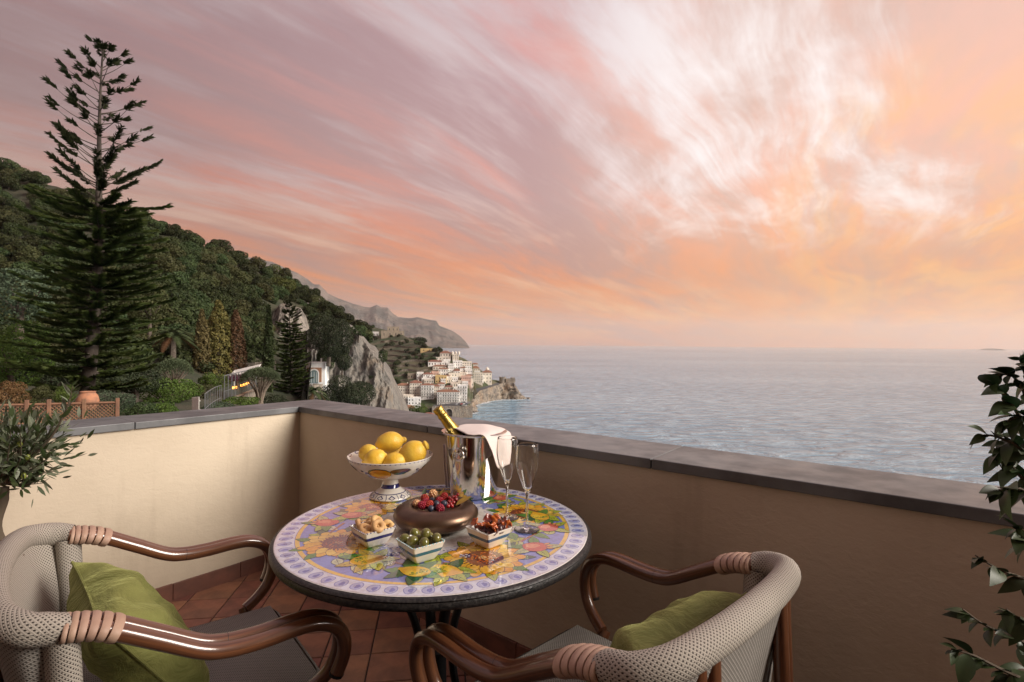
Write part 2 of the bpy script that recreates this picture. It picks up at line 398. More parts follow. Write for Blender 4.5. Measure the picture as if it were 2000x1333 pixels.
# ---- headland with the watch-tower, shore road and quay
HL = [(912, 806.5, 912, 790), (924, 806, 921, 788.5), (932, 804, 925, 786), (926, 793, 924, 778), (940, 788, 937, 763), (956, 784, 956, 756.5), (978, 780.5, 976, 750.5), (990, 780, 987, 748), (998, 780, 996, 746.5), (1006, 780.3, 1004, 749), (1013, 780, 1009.5, 757), (1020, 779.5, 1016, 767), (1026, 779.2, 1022, 775), (1033, 779, 1031, 778)]
def hl(t):
    i = min(int(t), len(HL) - 2); f = t - i; return [HL[i][k_] * (1 - f) + HL[i + 1][k_] * f for k_ in range(4)]
M_CAPE = rock_mat('cape_rock', (.30, .25, .19), (.17, .145, .12), (.27, .18, .11), 1.2)
mb = MB(); rows = []; NH = 110
def cape_top(t):
    xw, yw, xt, yt = hl(t); B = atz(xw, yw, SEA); return at(xt, yt, B.y + 5)
for i in range(NH + 1):
    t = i / NH * (len(HL) - 1); xw, yw, xt, yt = hl(t); B = atz(xw, yw, SEA); T = cape_top(t); row = [B + Vector((0, -1, -3))]
    for j in range(19):
        u = j / 18; p = B.lerp(T, u); nn = fbm(p.x * .12, p.z * .10, 4, 5) * 1.1 + abs(fbm(p.x * .05 + 3, p.z * .12, 8, 3)) * 1.5
        w_ = 3.4 * math.sin(math.pi * (.12 + .88 * u) * .97)
        p = p + Vector((nn * w_ * .5, -nn * w_, nn * w_ * .25)); row.append(p)
    s_ = max(.1, min(1, (1031 - xt) / 40))
    row += [T + Vector((-2, 10 * s_, 0)), T + Vector((-8, 34 * s_, 1)), T + Vector((-10, 60 * s_, -10)), Vector((T.x - 12, T.y + 80 * s_, SEA - 3))]
    rows.append(row)
mb.grid(rows, flip=True); kind(mb.build('headland', M_CAPE, angle=50), 'structure')
def foam_mat():
    mt = bpy.data.materials.new('sea_foam'); mt.use_nodes = True; nt = mt.node_tree; b = NB(nt); bs = nt.nodes['Principled BSDF']
    bs.inputs['Base Color'].default_value = (.78, .80, .80, 1); bs.inputs['Roughness'].default_value = .9
    ps = b.n('ShaderNodeNewGeometry').outputs['Position']; uv = b.n('ShaderNodeSeparateXYZ', {0: b.n('ShaderNodeTexCoord').outputs['UV']}).outputs
    edge = b.m('MULTIPLY', b.smooth(uv[1], 26, 2), b.smooth(b.noise(ps, .11, 7, .65, .6), .40, .62))
    tr = b.n('ShaderNodeBsdfTransparent'); mx = b.n('ShaderNodeMixShader', {0: edge, 1: tr.outputs[0], 2: bs.outputs[0]})
    nt.links.new(mx.outputs[0], nt.nodes['Material Output'].inputs[0]); return mt
mb = MB(); rows = []
for i in range(NH + 1):
    t = i / NH * (len(HL) - 1); xw, yw, xt, yt = hl(t); B = atz(xw, yw, SEA + .05)
    rows.append([B + Vector((0, 3, 0)), B + Vector((2.5, -9, 0)), B + Vector((5, -28, 0))])
mb.grid(rows); foam = MB(); foam.v, foam.f, foam.uv, foam.col = mb.v, mb.f, mb.uv, mb.col
rows = [[atz(x, y, SEA + .06) + Vector((0, 4, 0)), atz(x + 2, y + 3, SEA + .06), atz(x + 4, y + 9, SEA + .06)] for x, y in [(846, 813), (862, 811.5), (880, 810), (898, 808.5), (912, 807)]]
foam.grid(rows)
rows = [[atz(x, y, SEA + .07), atz(x + 3, y + 1.5, SEA + .07), atz(x + 10, y + 3, SEA + .07)] for x, y in [(878, 822), (880, 816), (882, 810), (885, 804)]]
foam.grid(rows)
kind(foam.build('foam', foam_mat(), smooth=False), 'stuff')

# ---- hill behind the town
TB = [(680, 830), (760, 815), (845, 797), (908, 791), (925, 776), (940, 762), (956, 756), (985, 749)]
TS = [(640, 596), (672, 612), (690, 622), (712, 632), (740, 642), (778, 650), (800, 662), (825, 672), (850, 681), (880, 690), (905, 700), (925, 712), (945, 728), (960, 743), (985, 747)]
D0T = [(680, 545), (760, 560), (850, 575), (908, 590), (918, 604), (925, 706), (940, 730), (956, 754), (985, 792)]
def town(px, py):
    up = interp(px, TB) - py; D = interp(px, D0T) + min(up, 105) * 1.15 + max(0, up - 105) * 4.0
    return at(px, py, D)
M_TERR = pm('terraced_slope', (.032, .048, .016), .95, var=((.095, .085, .05), .05, .10), bump=(.3, .8, 1.0))
mb = MB(); rows = []
for i in range(116):
    px = 640 + i * 3.0; y0, y1 = interp(px, TB), interp(px, TS); row = []
    for j in range(46):
        p = town(px, y0 + (y1 - y0) * j / 45)
        if 0 < j < 45: st = (p.z % 5.0) / 5.0; p.z += (.5 - abs(st - .5)) * 1.2 + fbm(p.x * .05, p.y * .05, 2, 3)
        row.append(p)
    a0 = row[0]; e = row[-1]
    row = [Vector((a0.x, a0.y - 3, SEA - 3))] + row + [e + Vector((e.x / e.y * 60, 60, -3)), Vector((e.x * 1.3, e.y * 1.3, SEA - 3))]
    rows.append(row)
mb.grid(rows, flip=True); kind(mb.build('town_hill', M_TERR, angle=30), 'structure')
# shore road (asphalt) climbing round the headland
M_ASPH = pm('asphalt', (.055, .055, .06), .85, var=((.08, .08, .08), .2, .2))
mb = MB(); rows = []
for lo, hi in [((846, 796), (846, 792)), ((880, 794), (880, 789)), ((905, 791), (905, 786)), ((919, 788), (912, 784)), ((922, 778), (913, 772)), ((928, 770), (920, 765)), ((938, 763), (930, 760)), ((956, 757), (950, 755)), ((977, 750), (972, 748))]:
    D = interp(lo[0], [(846, 566), (905, 574), (919, 592), (922, 692), (928, 700), (938, 716), (956, 740), (977, 768)]) - 1
    rows.append([at(*lo, D), at(*hi, D + 9) + Vector((0, 0, .3))])
mb.grid(rows); kind(mb.build('shore_road', M_ASPH), 'structure')

# ================================================================== VEGETATION
def unit(a): return a / (np.linalg.norm(a, axis=-1, keepdims=True) + 1e-9)
def leafquads(C, Nm, size, g, aspect=.55):
    t = unit(np.cross(Nm, g.normal(size=C.shape))); bb = np.cross(unit(Nm), t); s_ = np.asarray(size).reshape(-1, 1) * np.ones((len(C), 1))
    return np.stack([C - t * s_, C - bb * s_ * aspect, C + t * s_, C + bb * s_ * aspect], 1)
def crown_pts(g, rad, nl, n, lobe=(.34, .55)):
    rad = np.array(rad); c = unit(g.normal(size=(nl, 3))) * (g.random((nl, 1)) ** .45) * .68; c[:, 2] = c[:, 2] * .9 + .05
    lr = g.uniform(*lobe, nl); i = g.integers(0, nl, n * 3); d = unit(g.normal(size=(n * 3, 3))); P = c[i] + d * (lr[i] * (1 - .22 * g.random(n * 3) ** 2))[:, None]
    dist = np.linalg.norm(P[:, None] - c[None], axis=2) - lr[None] * .80; keep = dist.min(1) > 0
    keep |= g.random(n * 3) < .10
    P, d = P[keep][:n], d[keep][:n]
    return P * rad, d
def crown(name, seed, rad, nl, n, leaf, mat, aspect=.6, lobe=(.34, .55)):
    g = np.random.default_rng(seed); P, d = crown_pts(g, rad, nl, n, lobe)
    return quads(name, leafquads(P, d + g.normal(size=d.shape) * .55, leaf * g.uniform(.6, 1.3, len(P)), g, aspect), mat)
M_BARK = pm('bark', (.055, .04, .03), .9, var=((.11, .09, .07), 3, .15), bump=(9, .6, .05))
M_OAK = fol('holm_oak_leaf', (.010, .019, .007), (.054, .070, .026), .14, obvar=.9)
M_OLIVEY = fol('olive_green_leaf', (.028, .036, .013), (.082, .086, .034), .2, obvar=.5)
M_BRIGHT = fol('bright_green_leaf', (.035, .07, .015), (.12, .18, .04), .35, obvar=.3)
M_RUST = fol('rusty_leaf', (.10, .055, .025), (.20, .12, .055), .3, obvar=.3)
def trunk_mesh(name, h, r_, seed):
    g = random.Random(seed); m = MB()
    p = [Vector((g.uniform(-.06, .06) * h * t, g.uniform(-.06, .06) * h * t, h * t)) for t in (0, .3, .6, 1)]
    m.tube(catmull(p, 3), [r_ * (1 - .06 * i) for i in range(10)], 7)
    for k_ in range(5):
        a = k_ * 1.26 + g.random(); s0 = p[2].lerp(p[3], g.random() * .6)
        m.tube([s0, s0 + Vector((math.cos(a) * h * .22, math.sin(a) * h * .22, h * .28)), s0 + Vector((math.cos(a) * h * .42, math.sin(a) * h * .42, h * .62))], [r_ * .5, r_ * .33, r_ * .12], 5)
    return m.mesh(name, M_BARK)
OAKS = [crown('crown', 100 + k_, (3.9, 3.9, 3.1), 16 + k_ % 3 * 4, 3000, .29, M_OAK if k_ < 5 else M_OLIVEY) for k_ in range(7)]
OAKT = [trunk_mesh('trunk', 3.4, .30, k_) for k_ in range(3)]
def tree(name, label, cat, P, s, cm, tm, group=None, lift=4.2, rz=None):
    e = thing(name, label, cat, P, rnd.random() * 6.28 if rz is None else rz, group, s)
    link('trunk', tm, e); link('crown', cm, e, (0, 0, lift)); return e
# woodland on the hillside: the trees that show largest, one by one
spots = []; tries = 0
while len(spots) < 268 and tries < 30000:
    tries += 1; px = rnd.uniform(-40, 735); y0 = sky_ground(px); py = y0 + (758 - y0) * rnd.random() ** 1.05
    if px > 590 and py > 640 + (px - 590) * .1: continue
    if 520 < px < 610 and py > 588: continue
    if py > 700 and px > 250: continue
    P = hill(px, py)
    if P.y < 62: continue
    r_ = 3.9 * F / P.y
    if all((px - q[0]) ** 2 + ((py - q[1]) * 1.55) ** 2 > (.62 * (r_ + q[2]) * .5) ** 2 for q in spots): spots.append((px, py, r_, P))
for k_ in range(30):                                      # the wooded ridge runs on to the cliff top
    px = 556 + k_ * 5.4; py = interp(px, SKY) + rnd.uniform(8, 26); spots.append((px, py, 0, hill(px, py)))
spots = spots[:15] + spots[45:] if len(spots) > 315 else spots
for px, py, r_, P in spots:
    s = rnd.uniform(.85, 1.40) * (1.0 if P.y > 110 else .85)
    ci = rnd.randrange(7)
    tree('holm_oak', 'yellowish-green tree among the dark oaks on the hillside' if ci >= 5 else 'dark round-crowned holm oak in the woodland covering the hillside', 'tree', P - Vector((0, 0, 1.6)), s, OAKS[ci], rnd.choice(OAKT), 'holm oaks of the hillside wood', 3.6)
# the rest of the wood reads as one mass between those crowns
acc = []
for k_ in range(900):
    px = rnd.uniform(-250, 742); y0 = sky_ground(px); py = y0 + 2 + (765 - y0) * rnd.random()
    if px > 600 and py > 655: continue
    if 524 < px < 606 and py > 586: continue
    if px > 300 and py > 735: continue
    P = hill(px, py); R_ = rnd.uniform(1.6, 3.0) * (.55 if P.y < 80 else 1)
    pts, d = crown_pts(rng, (R_, R_, R_ * .85), 6, 190); acc.append(leafquads(pts + np.array(P) + [0, 0, R_ * .4], d + rng.normal(size=d.shape) * .5, R_ * .14 * rng.uniform(.6, 1.3, len(pts)), rng))
kind(tag(link('woodland_undergrowth', quads('woodland_undergrowth', np.concatenate(acc), M_OAK)), 'dense evergreen undergrowth filling the hillside between the oaks', 'woodland'), 'stuff')

# ---- Norfolk Island pines: whorls of branches, tufts at the tips where the top is thin
M_NEEDLE = fol('norfolk_needle', (.013, .026, .007), (.075, .098, .025), .2, obvar=.1, clump=.5)
M_NEEDLE_T = fol('norfolk_needle_top', (.020, .028, .012), (.05, .055, .022), .25, obvar=.1, clump=.5)
def norfolk(label, base, H, prof, lean, thin, seed, nw, blen, bw, dens):
    g = np.random.default_rng(seed); e = thing('norfolk_pine', label, 'tree', base)
    def axis(z): t = z / H; return np.array([lean * H * t + .012 * H * math.sin(t * 5), 0, z])
    m = MB(); m.tube([axis(H * t) for t in np.linspace(0, 1, 14)], [max(.018 * H * (1 - t) ** .9, .02 * H * .12) for t in np.linspace(0, 1, 14)], 9)
    m.build('trunk', pm('pine_bark', (.035, .026, .02), .95, var=((.06, .047, .037), 3, .15), bump=(7, .6, .05)), e)
    for wi in range(nw):
        t = .05 + .945 * (wi / (nw - 1)) ** .93; z = H * t; L0 = interp(t, prof); top = t > thin
        nb = 5 if top else 11; a0 = g.random() * 6.28; m = MB(); Q = []
        for k_ in range(nb):
            a = a0 + 6.283 * k_ / nb + g.normal() * .12; L = L0 * g.uniform(.55, 1.15)
            dr = np.array([math.cos(a), math.sin(a), 0]); sd = np.array([-math.sin(a), math.cos(a), 0]); O = axis(z + g.normal() * H * .006)
            rise = (.50 if top else .04) + g.normal() * .06; curl = .10 if top else .07
            if t > .93: rise = .95
            def bp_(s): return O + dr * L * s + np.array([0, 0, L * (rise * s + curl * s ** 3 - (.18 if not top else .12) * s * (1 - s))])
            S = np.linspace(0, 1, 6)
            if g.random() < (.12 if top else .10): continue
            m.tube([bp_(s) for s in S], [max(.0028 * H * (1 - s * .8) * (.5 + .5 * (1 - t)), .0006 * H) for s in S], 4, cap=False)
            if top:
                sp_ = max(0, (thin + .16 - t) / .16); segs = [(.80 - .55 * sp_, 1.0)] + ([(.42, .58)] if g.random() < .45 else []); nn = int((44 + 130 * sp_) * dens)
            else: segs = [(.12, 1.0)]; nn = int(260 * dens)
            for s0, s1 in segs:
                s = g.uniform(s0, s1, nn); B = np.array([bp_(q) for q in s]); side = np.where(g.random(nn) < .5, -1, 1)[:, None]
                d = dr * g.uniform(.35, 1.0, (nn, 1)) + sd * side * g.uniform(.1, .75, (nn, 1)) + np.array([0, 0, 1]) * g.uniform(-.05, .30 if not top else .75, (nn, 1))
                d = unit(d); ln = blen * g.uniform(.5, 1.15, (nn, 1)) * (1.0 if not top else .8)
                for ax in (unit(np.cross(d, [0, 0, 1.])), unit(np.cross(d, sd))):
                    Q.append(np.stack([B, B + d * ln * .5 + ax * bw, B + d * ln, B + d * ln * .5 - ax * bw], 1))
        o = m.build('branch_whorl', M_BARK, e)
        link('foliage', quads('foliage', np.concatenate(Q), M_NEEDLE_T if top else M_NEEDLE), o)
    return e
bp = at(167, 790, 38); H1 = (at(203, 98, 38).z - bp.z)
norfolk('tall Norfolk Island pine with thin tufted top rising above the hillside', bp, H1, [(0, 2.9), (.06, 3.7), (.2, 4.3), (.34, 4.1), (.45, 3.7), (.55, 3.7), (.7, 3.1), (.82, 2.5), (.92, 1.9), (1, .6)], .049, .57, 3, 38, .60, .048, 1.0)
bp = at(566, 800, 106); H2 = at(569, 588, 106).z - bp.z
norfolk('dense dark Norfolk Island pine standing before the pale rock outcrop', bp, H2, [(0, 3.4), (.2, 3.6), (.5, 3.2), (.75, 2.3), (.9, 1.4), (1, .3)], 0, .80, 9, 34, .62, .085, .45)

# ---- cypresses and other conical trees
M_CYP = fol('cypress_leaf', (.018, .03, .012), (.05, .065, .025), .15, obvar=.1, clump=.8)
M_CYPB = fol('brown_cypress_leaf', (.07, .06, .025), (.15, .12, .05), .2, obvar=.1, clump=.8)
M_CYPY = fol('golden_cypress_leaf', (.06, .06, .018), (.18, .15, .05), .2, obvar=.1, clump=.8)
def spindle(name, label, px, ytop, ybot, D, wpx, mat, seed, shape=(.55, 1, .92, .7, .06), n=3600):
    g = np.random.default_rng(seed); B = at(px, ybot, D); H = at(px, ytop, D).z - B.z; R_ = wpx * D / F / 2
    t = g.random(n) ** .8; rr = np.interp(t, np.linspace(0, 1, len(shape)), shape) * R_; a = g.random(n) * 6.283
    lump = 1 + .22 * np.sin(a * 3 + t * 17 + seed) * np.sin(t * 23 + a * 2)
    q = rr * lump * (1 - .25 * g.random(n) ** 2); P = np.stack([q * np.cos(a), q * np.sin(a), t * H], 1)
    d = np.stack([np.cos(a) * .6, np.sin(a) * .6, np.full(n, .4)], 1)
    e = thing(name, label, 'tree', B)
    m = MB(); m.tube([(0, 0, 0), (0, 0, H * .5), (0, 0, H * .9)], [R_ * .2, R_ * .12, .02], 6); m.build('trunk', M_BARK, e)
    link('crown', quads('crown', leafquads(P, d + g.normal(size=P.shape) * .6, .020 * H * g.uniform(.6, 1.3, n), g, .55), mat), e)
spindle('cypress', 'brownish columnar cypress beside the palm at the foot of the wood', 393, 605, 742, 92, 27, M_CYPB, 3)
spindle('cypress', 'slim dark green cypress close beside the smaller Norfolk pine', 523, 598, 790, 100, 19, M_CYP, 4, (.8, 1, .9, .6, .05))
spindle('conifer', 'broad golden-tinged conifer between the brown cypress and the rusty conifer', 425, 588, 745, 98, 56, M_CYPY, 5, (.9, 1, .9, .62, .08), 5200)
spindle('conifer', 'rusty dead-looking conifer right of the golden conifer', 459, 606, 735, 100, 40, fol('rusty_conifer_leaf', (.055, .032, .016), (.13, .075, .04), .2, obvar=.1, clump=.8), 6, (.8, 1, .9, .6, .08))
spindle('cypress', 'bushy cypress by the road below the town church', 926, 754, 780, 640, 17, M_CYPY, 7, (1, .95, .75, .4, .05), 900)

# ---- big single trees and garden shrubs:  px, py(centre), D, width px, height px
def clump(name, label, cat, px, py, D, wpx, hpx, mat, seed, n=3000, leaf=None, nl=16, group=None, lobe=(.30, .48)):
    c = at(px, py, D); rx = wpx * D / F / 2 / .98; rz = hpx * D / F / 2 / .95; g0 = rz * 1.02
    e = thing(name, label, cat, c - Vector((0, 0, g0 + 1.0 * min(1, rz))), 0, group)
    z0 = g0 + 1.0 * min(1, rz); m = MB(); m.tube([(0, 0, -.4), (.04 * rx, 0, z0 * .5), (0, 0, z0)], [rx * .09, rx * .07, rx * .05], 7)
    for a in range(5): m.tube([(0, 0, z0 * .55), (math.cos(a * 1.3) * rx * .3, math.sin(a * 1.3) * rx * .3, z0 * .85), (math.cos(a * 1.3) * rx * .55, math.sin(a * 1.3) * rx * .55, z0 * 1.1)], [rx * .045, rx * .03, rx * .012], 5)
    m.build('trunk', M_BARK, e)
    link('crown', crown('crown', seed, (rx, rx, rz), nl, n, leaf or max(rx * .055, .0011 * D), mat, lobe=lobe), e, (0, 0, z0)); return e
M_DARK = fol('dark_evergreen_leaf', (.014, .022, .011), (.045, .055, .028), .15, obvar=.2)
M_PINE = fol('pine_green_leaf', (.03, .045, .012), (.10, .11, .03), .2, obvar=.2)
M_BLUE = fol('blue_green_leaf', (.03, .05, .030), (.10, .135, .080), .25, obvar=.2)
clump('holm_oak', 'large dark holm oak overhanging the edge of the sea cliff', 'tree', 642, 655, 150, 98, 96, M_DARK, 21, 15000, .20, nl=26)
clump('ivy_clump', 'dark ivy hanging on the cliff below the overhanging oak', 'plant', 668, 700, 154, 50, 56, M_DARK, 51, 6000, .19, nl=14)
clump('ivy_clump', 'dark shrub behind the pavilion chimney', 'plant', 640, 700, 162, 50, 60, M_OAK, 52, 6000, .19, nl=14)
clump('ivy_clump', 'low green bush on the top edge of the sea cliff', 'plant', 700, 648, 176, 40, 26, M_OAK, 53, 2000, .17, nl=10)
clump('ivy_clump', 'tuft of green growing from the middle of the sea cliff face', 'plant', 724, 738, 157, 13, 10, M_DARK, 54, 700, .12, nl=8)
clump('ivy_clump', 'trailing scrub on the shoulder of the sea cliff', 'plant', 748, 700, 172, 22, 40, M_OAK, 55, 1500, .15, nl=10)
clump('carob_tree', 'dark dense carob tree below the cliff, reaching the parapet', 'tree', 678, 782, 120, 108, 94, M_DARK, 22, 16000, .16, nl=26)
clump('carob_tree', 'dark bush at the foot of the smaller Norfolk pine', 'tree', 625, 800, 112, 70, 66, M_DARK, 23, 5200, .14)
clump('shrub', 'dark green shrub at the foot of the slim cypress', 'shrub', 535, 792, 70, 60, 44, M_DARK, 56, 3600, .09)
clump('shrub', 'mixed green shrub between the dragon tree and the smaller pine', 'shrub', 580, 800, 84, 70, 50, M_OAK, 57, 3600, .10)
clump('shrub', 'purple-flowering climber over the pergola', 'shrub', 462, 738, 72, 60, 16, fol('bougainvillea', (.05, .05, .03), (.16, .05, .12), .3, obvar=.1), 58, 2000, .08)
clump('shrub', 'grey-green bush filling the bank beside the white gate', 'shrub', 430, 800, 46, 80, 34, M_BLUE, 59, 3600, .06)
clump('shrub', 'low green hedge between the lattice fence and the white gate', 'shrub', 268, 806, 30, 90, 40, M_OAK, 60, 3600, .05)
clump('stone_pine', 'yellow-green stone pine on the ridge above the outcrop', 'tree', 552, 560, 268, 56, 42, M_PINE, 24, 2600)
clump('stone_pine', 'smaller yellow-green pine behind the ridge pine', 'tree', 534, 530, 300, 36, 28, M_PINE, 25, 1600)
for k_, (x_, y_) in enumerate(((532, 592), (548, 584), (568, 588), (590, 598), (602, 612), (616, 628), (556, 574))): tree('holm_oak', 'dark holm oak crowding the top of the pale rock outcrop', 'tree', hill(x_, y_) - Vector((0, 0, 2.2)), .8 + .1 * (k_ % 3), OAKS[k_ % 5], OAKT[k_ % 3], 'holm oaks above the outcrop', 3.6)
clump('leafy_tree', 'blue-green leafy tree left of the tall Norfolk pine', 'tree', 38, 575, 62, 150, 120, M_BLUE, 26, 5200, .16, 20)
clump('leafy_tree', 'bright green tree growing behind the trellis fence', 'tree', 20, 690, 44, 150, 150, M_BRIGHT, 27, 6500, .11, 24)
clump('leafy_tree', 'dark green tree between the bright tree and the tall pine', 'tree', 105, 730, 50, 120, 80, M_DARK, 28, 4200, .12, 18)
clump('leafy_tree', 'mid-green tree at the foot of the wood behind the tall pine', 'tree', 292, 600, 95, 84, 90, M_OLIVEY, 29, 3000, nl=18)
clump('shrub', 'orange-brown garden shrub behind the trellis fence', 'shrub', 18, 772, 22, 62, 54, M_RUST, 30, 3400, .035)
clump('shrub', 'yellow-green garden shrub beside the orange-brown one', 'shrub', 74, 775, 23, 62, 48, M_OLIVEY, 31, 3400, .035)
clump('shrub', 'grey-green shrub right of the terracotta urn', 'shrub', 222, 785, 24, 80, 52, M_BLUE, 32, 3600, .035)
clump('shrub', 'dark shrub behind the terracotta urn', 'shrub', 125, 775, 26, 60, 44, M_BRIGHT, 33, 3000, .035)
clump('shrub', 'spreading green shrub in front of the rounded dragon tree', 'shrub', 335, 770, 48, 130, 62, M_BRIGHT, 34, 5000, .09, 20)
clump('shrub', 'bright green low shrub against the coping near the white gate', 'shrub', 318, 800, 34, 66, 26, M_BRIGHT, 35, 2600, .05)
clump('shrub', 'olive-brown shrub above the white gate', 'shrub', 385, 765, 60, 84, 44, M_OLIVEY, 36, 3600, .09)
clump('shrub', 'leafy green climber over the left end of the pergola', 'shrub', 412, 746, 66, 62, 40, M_BRIGHT, 37, 3200, .09)
clump('shrub', 'green planting below the pergola terrace wall', 'shrub', 470, 786, 62, 84, 26, M_BRIGHT, 38, 3200, .08)
clump('shrub', 'dark evergreen shrub under the tall Norfolk pine', 'shrub', 265, 745, 46, 110, 60, M_DARK, 39, 4200, .10)
clump('leafy_tree', 'leafy tree by the beach road below the hotels', 'tree', 818, 800, 430, 38, 22, M_BRIGHT, 40, 1300)
clump('umbrella_pine', 'wide flat umbrella pine on the ridge above the town', 'tree', 824, 665, 860, 27, 15, M_DARK, 41, 1400)
clump('leafy_tree', 'dark trees beside the umbrella pine', 'tree', 804, 668, 850, 32, 20, M_OAK, 42, 1200)
SB = [crown('crown', 300 + k_, (3.0, 3.0, 2.4), 9, 420, .5, M_OAK) for k_ in range(4)]
for k_ in range(95):
    px = rnd.uniform(690, 862); ys = interp(px, TS); yb = 772 if px < 800 else 730 - (px - 800) * .45
    py = ys + 1 + (yb - ys) * rnd.random(); 
    if px < 700 + max(0, py - 640) * .55: continue
    P = town(px, py); e = thing('hillside_bush', 'small dark tree on the terraced slope above the town', 'tree', P - Vector((0, 0, .8)), rnd.random() * 6, 'trees on the terraced slope', rnd.uniform(.8, 1.7))
    link('crown', rnd.choice(SB), e, (0, 0, 2.2)); link('trunk', OAKT[k_ % 3], e)

# ---- dragon trees: a fan of bare limbs under a dome of sword leaves
M_DRAG = fol('dragon_tree_leaf', (.045, .065, .035), (.13, .16, .085), .15, obvar=.1, clump=.8)
M_LIMB = pm('dragon_tree_bark', (.20, .16, .12), .85, var=((.11, .085, .065), 4, .2), bump=(8, .5, .05))
def dragon(label, px, ytop, ymid, ybot, D, wpx, seed):
    g = np.random.default_rng(seed); B = at(px, ybot, D); zc = at(px, ymid, D).z - B.z; zt = at(px, ytop, D).z - B.z; R_ = wpx * D / F / 2
    e = thing('dragon_tree', label, 'tree', B); m = MB(); m.tube([(0, 0, -.8), (0, 0, .2)], [R_ * .22, R_ * .18], 9); m.build('trunk', M_LIMB, e)
    for k_ in range(19):
        a = 2.4 * k_; q = math.sqrt((k_ + .5) / 19) * .86; end = Vector((math.cos(a) * R_ * q, math.sin(a) * R_ * q, zc + (zt - zc) * .45 * (1 - q)))
        m = MB(); m.tube(catmull([(math.cos(a) * R_ * .1 * q, math.sin(a) * R_ * .1 * q, 0), (end.x * .32, end.y * .32, zc * .5), (end.x * .7, end.y * .7, zc * .84), end], 3), [R_ * .062 * (1 - .045 * i) for i in range(10)], 6); m.build('limb', M_LIMB, e)
    n = 5200; a = g.random(n) * 6.283; q = np.sqrt(g.random(n)); h = np.sqrt(np.maximum(0, 1 - q ** 2)); P = np.stack([q * R_ * np.cos(a), q * R_ * np.sin(a), zc + (zt - zc) * h * .93 * (1 + .05 * np.sin(a * 5 + q * 9)) - g.random(n) * (zt - zc) * .22], 1)
    d = unit(np.stack([np.cos(a) * q, np.sin(a) * q, h * .8 + .1], 1) + g.normal(size=(n, 3)) * .45); s_ = unit(np.cross(d, g.normal(size=(n, 3)))); ln = R_ * .17
    link('crown', quads('crown', np.stack([P, P + d * ln * .5 + s_ * ln * .09, P + d * ln, P + d * ln * .5 - s_ * ln * .09], 1), M_DRAG), e)
dragon('dragon tree with spreading bare limbs under a flat dome beside the pergola', 508, 719, 743, 790, 68, 66, 5)
dragon('rounded dragon tree in front of the palm', 340, 701, 730, 765, 66, 60, 6)

# ---- palms
M_PALM = fol('palm_leaf', (.03, .045, .02), (.085, .11, .045), .2, obvar=.1)
def palm(label, px, py, D, wpx, trunk, seed):
    g = np.random.default_rng(seed); c = at(px, py, D); R_ = wpx * D / F / 2; e = thing('palm_tree', label, 'tree', c - Vector((0, 0, trunk)))
    m = MB(); m.tube([(0, 0, 0), (0, 0, trunk)], [R_ * .13, R_ * .11], 8); m.build('trunk', M_BARK, e)
    for k_ in range(26):
        a = k_ * 2.4; el = 1.25 - 1.5 * (k_ / 26); dr = Vector((math.cos(a), math.sin(a), 0)); pts = []
        for j in range(8):
            s = j / 7; pts.append(np.array(dr * (R_ * s * math.cos(el) + .15 * R_ * s) + Vector((0, 0, trunk + R_ * (math.sin(el) * s - .75 * s * s)))))
        Q = []; sd = np.array([-dr.y, dr.x, 0])
        for j in range(1, 40):
            s = j / 40 * 7; i = min(int(s), 6); p = pts[i] + (pts[i + 1] - pts[i]) * (s - i); t = unit(pts[i + 1] - pts[i]); ln = R_ * .26 * math.sin(math.pi * (.12 + .85 * j / 40))
            for sg in (-1, 1):
                d = unit(sd * sg + t * .8 - np.array([0, 0, .25])); wv = t * R_ * .014
                Q.append([p - wv, p + d * ln * .5 - wv, p + d * ln, p + wv])
        link('frond', quads('frond', np.array(Q), M_PALM if k_ < 22 else M_RUST), e)
palm('palm tree with drooping fronds at the foot of the wood', 338, 655, 88, 92, 4.5, 3)
palm('small palm beside the carob tree behind the parapet', 612, 765, 104, 60, 3, 4)
# ================================================================== TOWN
WALLC = {'white': (.86, .85, .81), 'cream': (.80, .74, .63), 'yellow': (.66, .50, .23), 'pink': (.62, .42, .34), 'beige': (.68, .62, .53), 'stone': (.30, .25, .19)}
def wallmat(c): return pm('plaster_' + c, WALLC[c], .9, var=(tuple(v * .72 for v in WALLC[c]), .35, .16), bump=(1.5, .3, .1), stretch=(1, 1, .4), obvar=.12)
M_TILE = pm('roof_tile', (.27, .115, .07), .85, var=((.16, .085, .06), .6, .15), bump=(2.2, .6, .2), obvar=.3)
M_PANE = pm('dark_window_pane', (.025, .028, .03), .15)
M_SHUT = pm('green_shutter', (.05, .09, .07), .6)
M_FRAME = pm('white_frame', (.70, .68, .64), .6)
WINM = {}
def winmesh(kind_):
    if kind_ in WINM: return WINM[kind_]
    m = MB()
    if kind_ == 'arch':
        pts = [(-.5, 0), (.5, 0), (.5, .68)] + [(.5 * math.cos(a), .68 + .32 * math.sin(a)) for a in np.linspace(.4, math.pi - .4, 5)] + [(-.5, .68)]
        n = len(pts); m.add([(x, -.04, z) for x, z in pts] + [(x, .3, z) for x, z in pts], [tuple(range(n))] + [(i, i + n, (i + 1) % n + n, (i + 1) % n) for i in range(n)])
    else: m.box((0, .13, .5), (1, .34, 1))
    WINM[kind_] = m.mesh('window', M_SHUT if kind_ == 'shutter' else M_PANE, False); return WINM[kind_]
M_STONE = rock_mat('rubble_stone', (.30, .26, .21), (.19, .165, .135), (.26, .18, .12), 6)
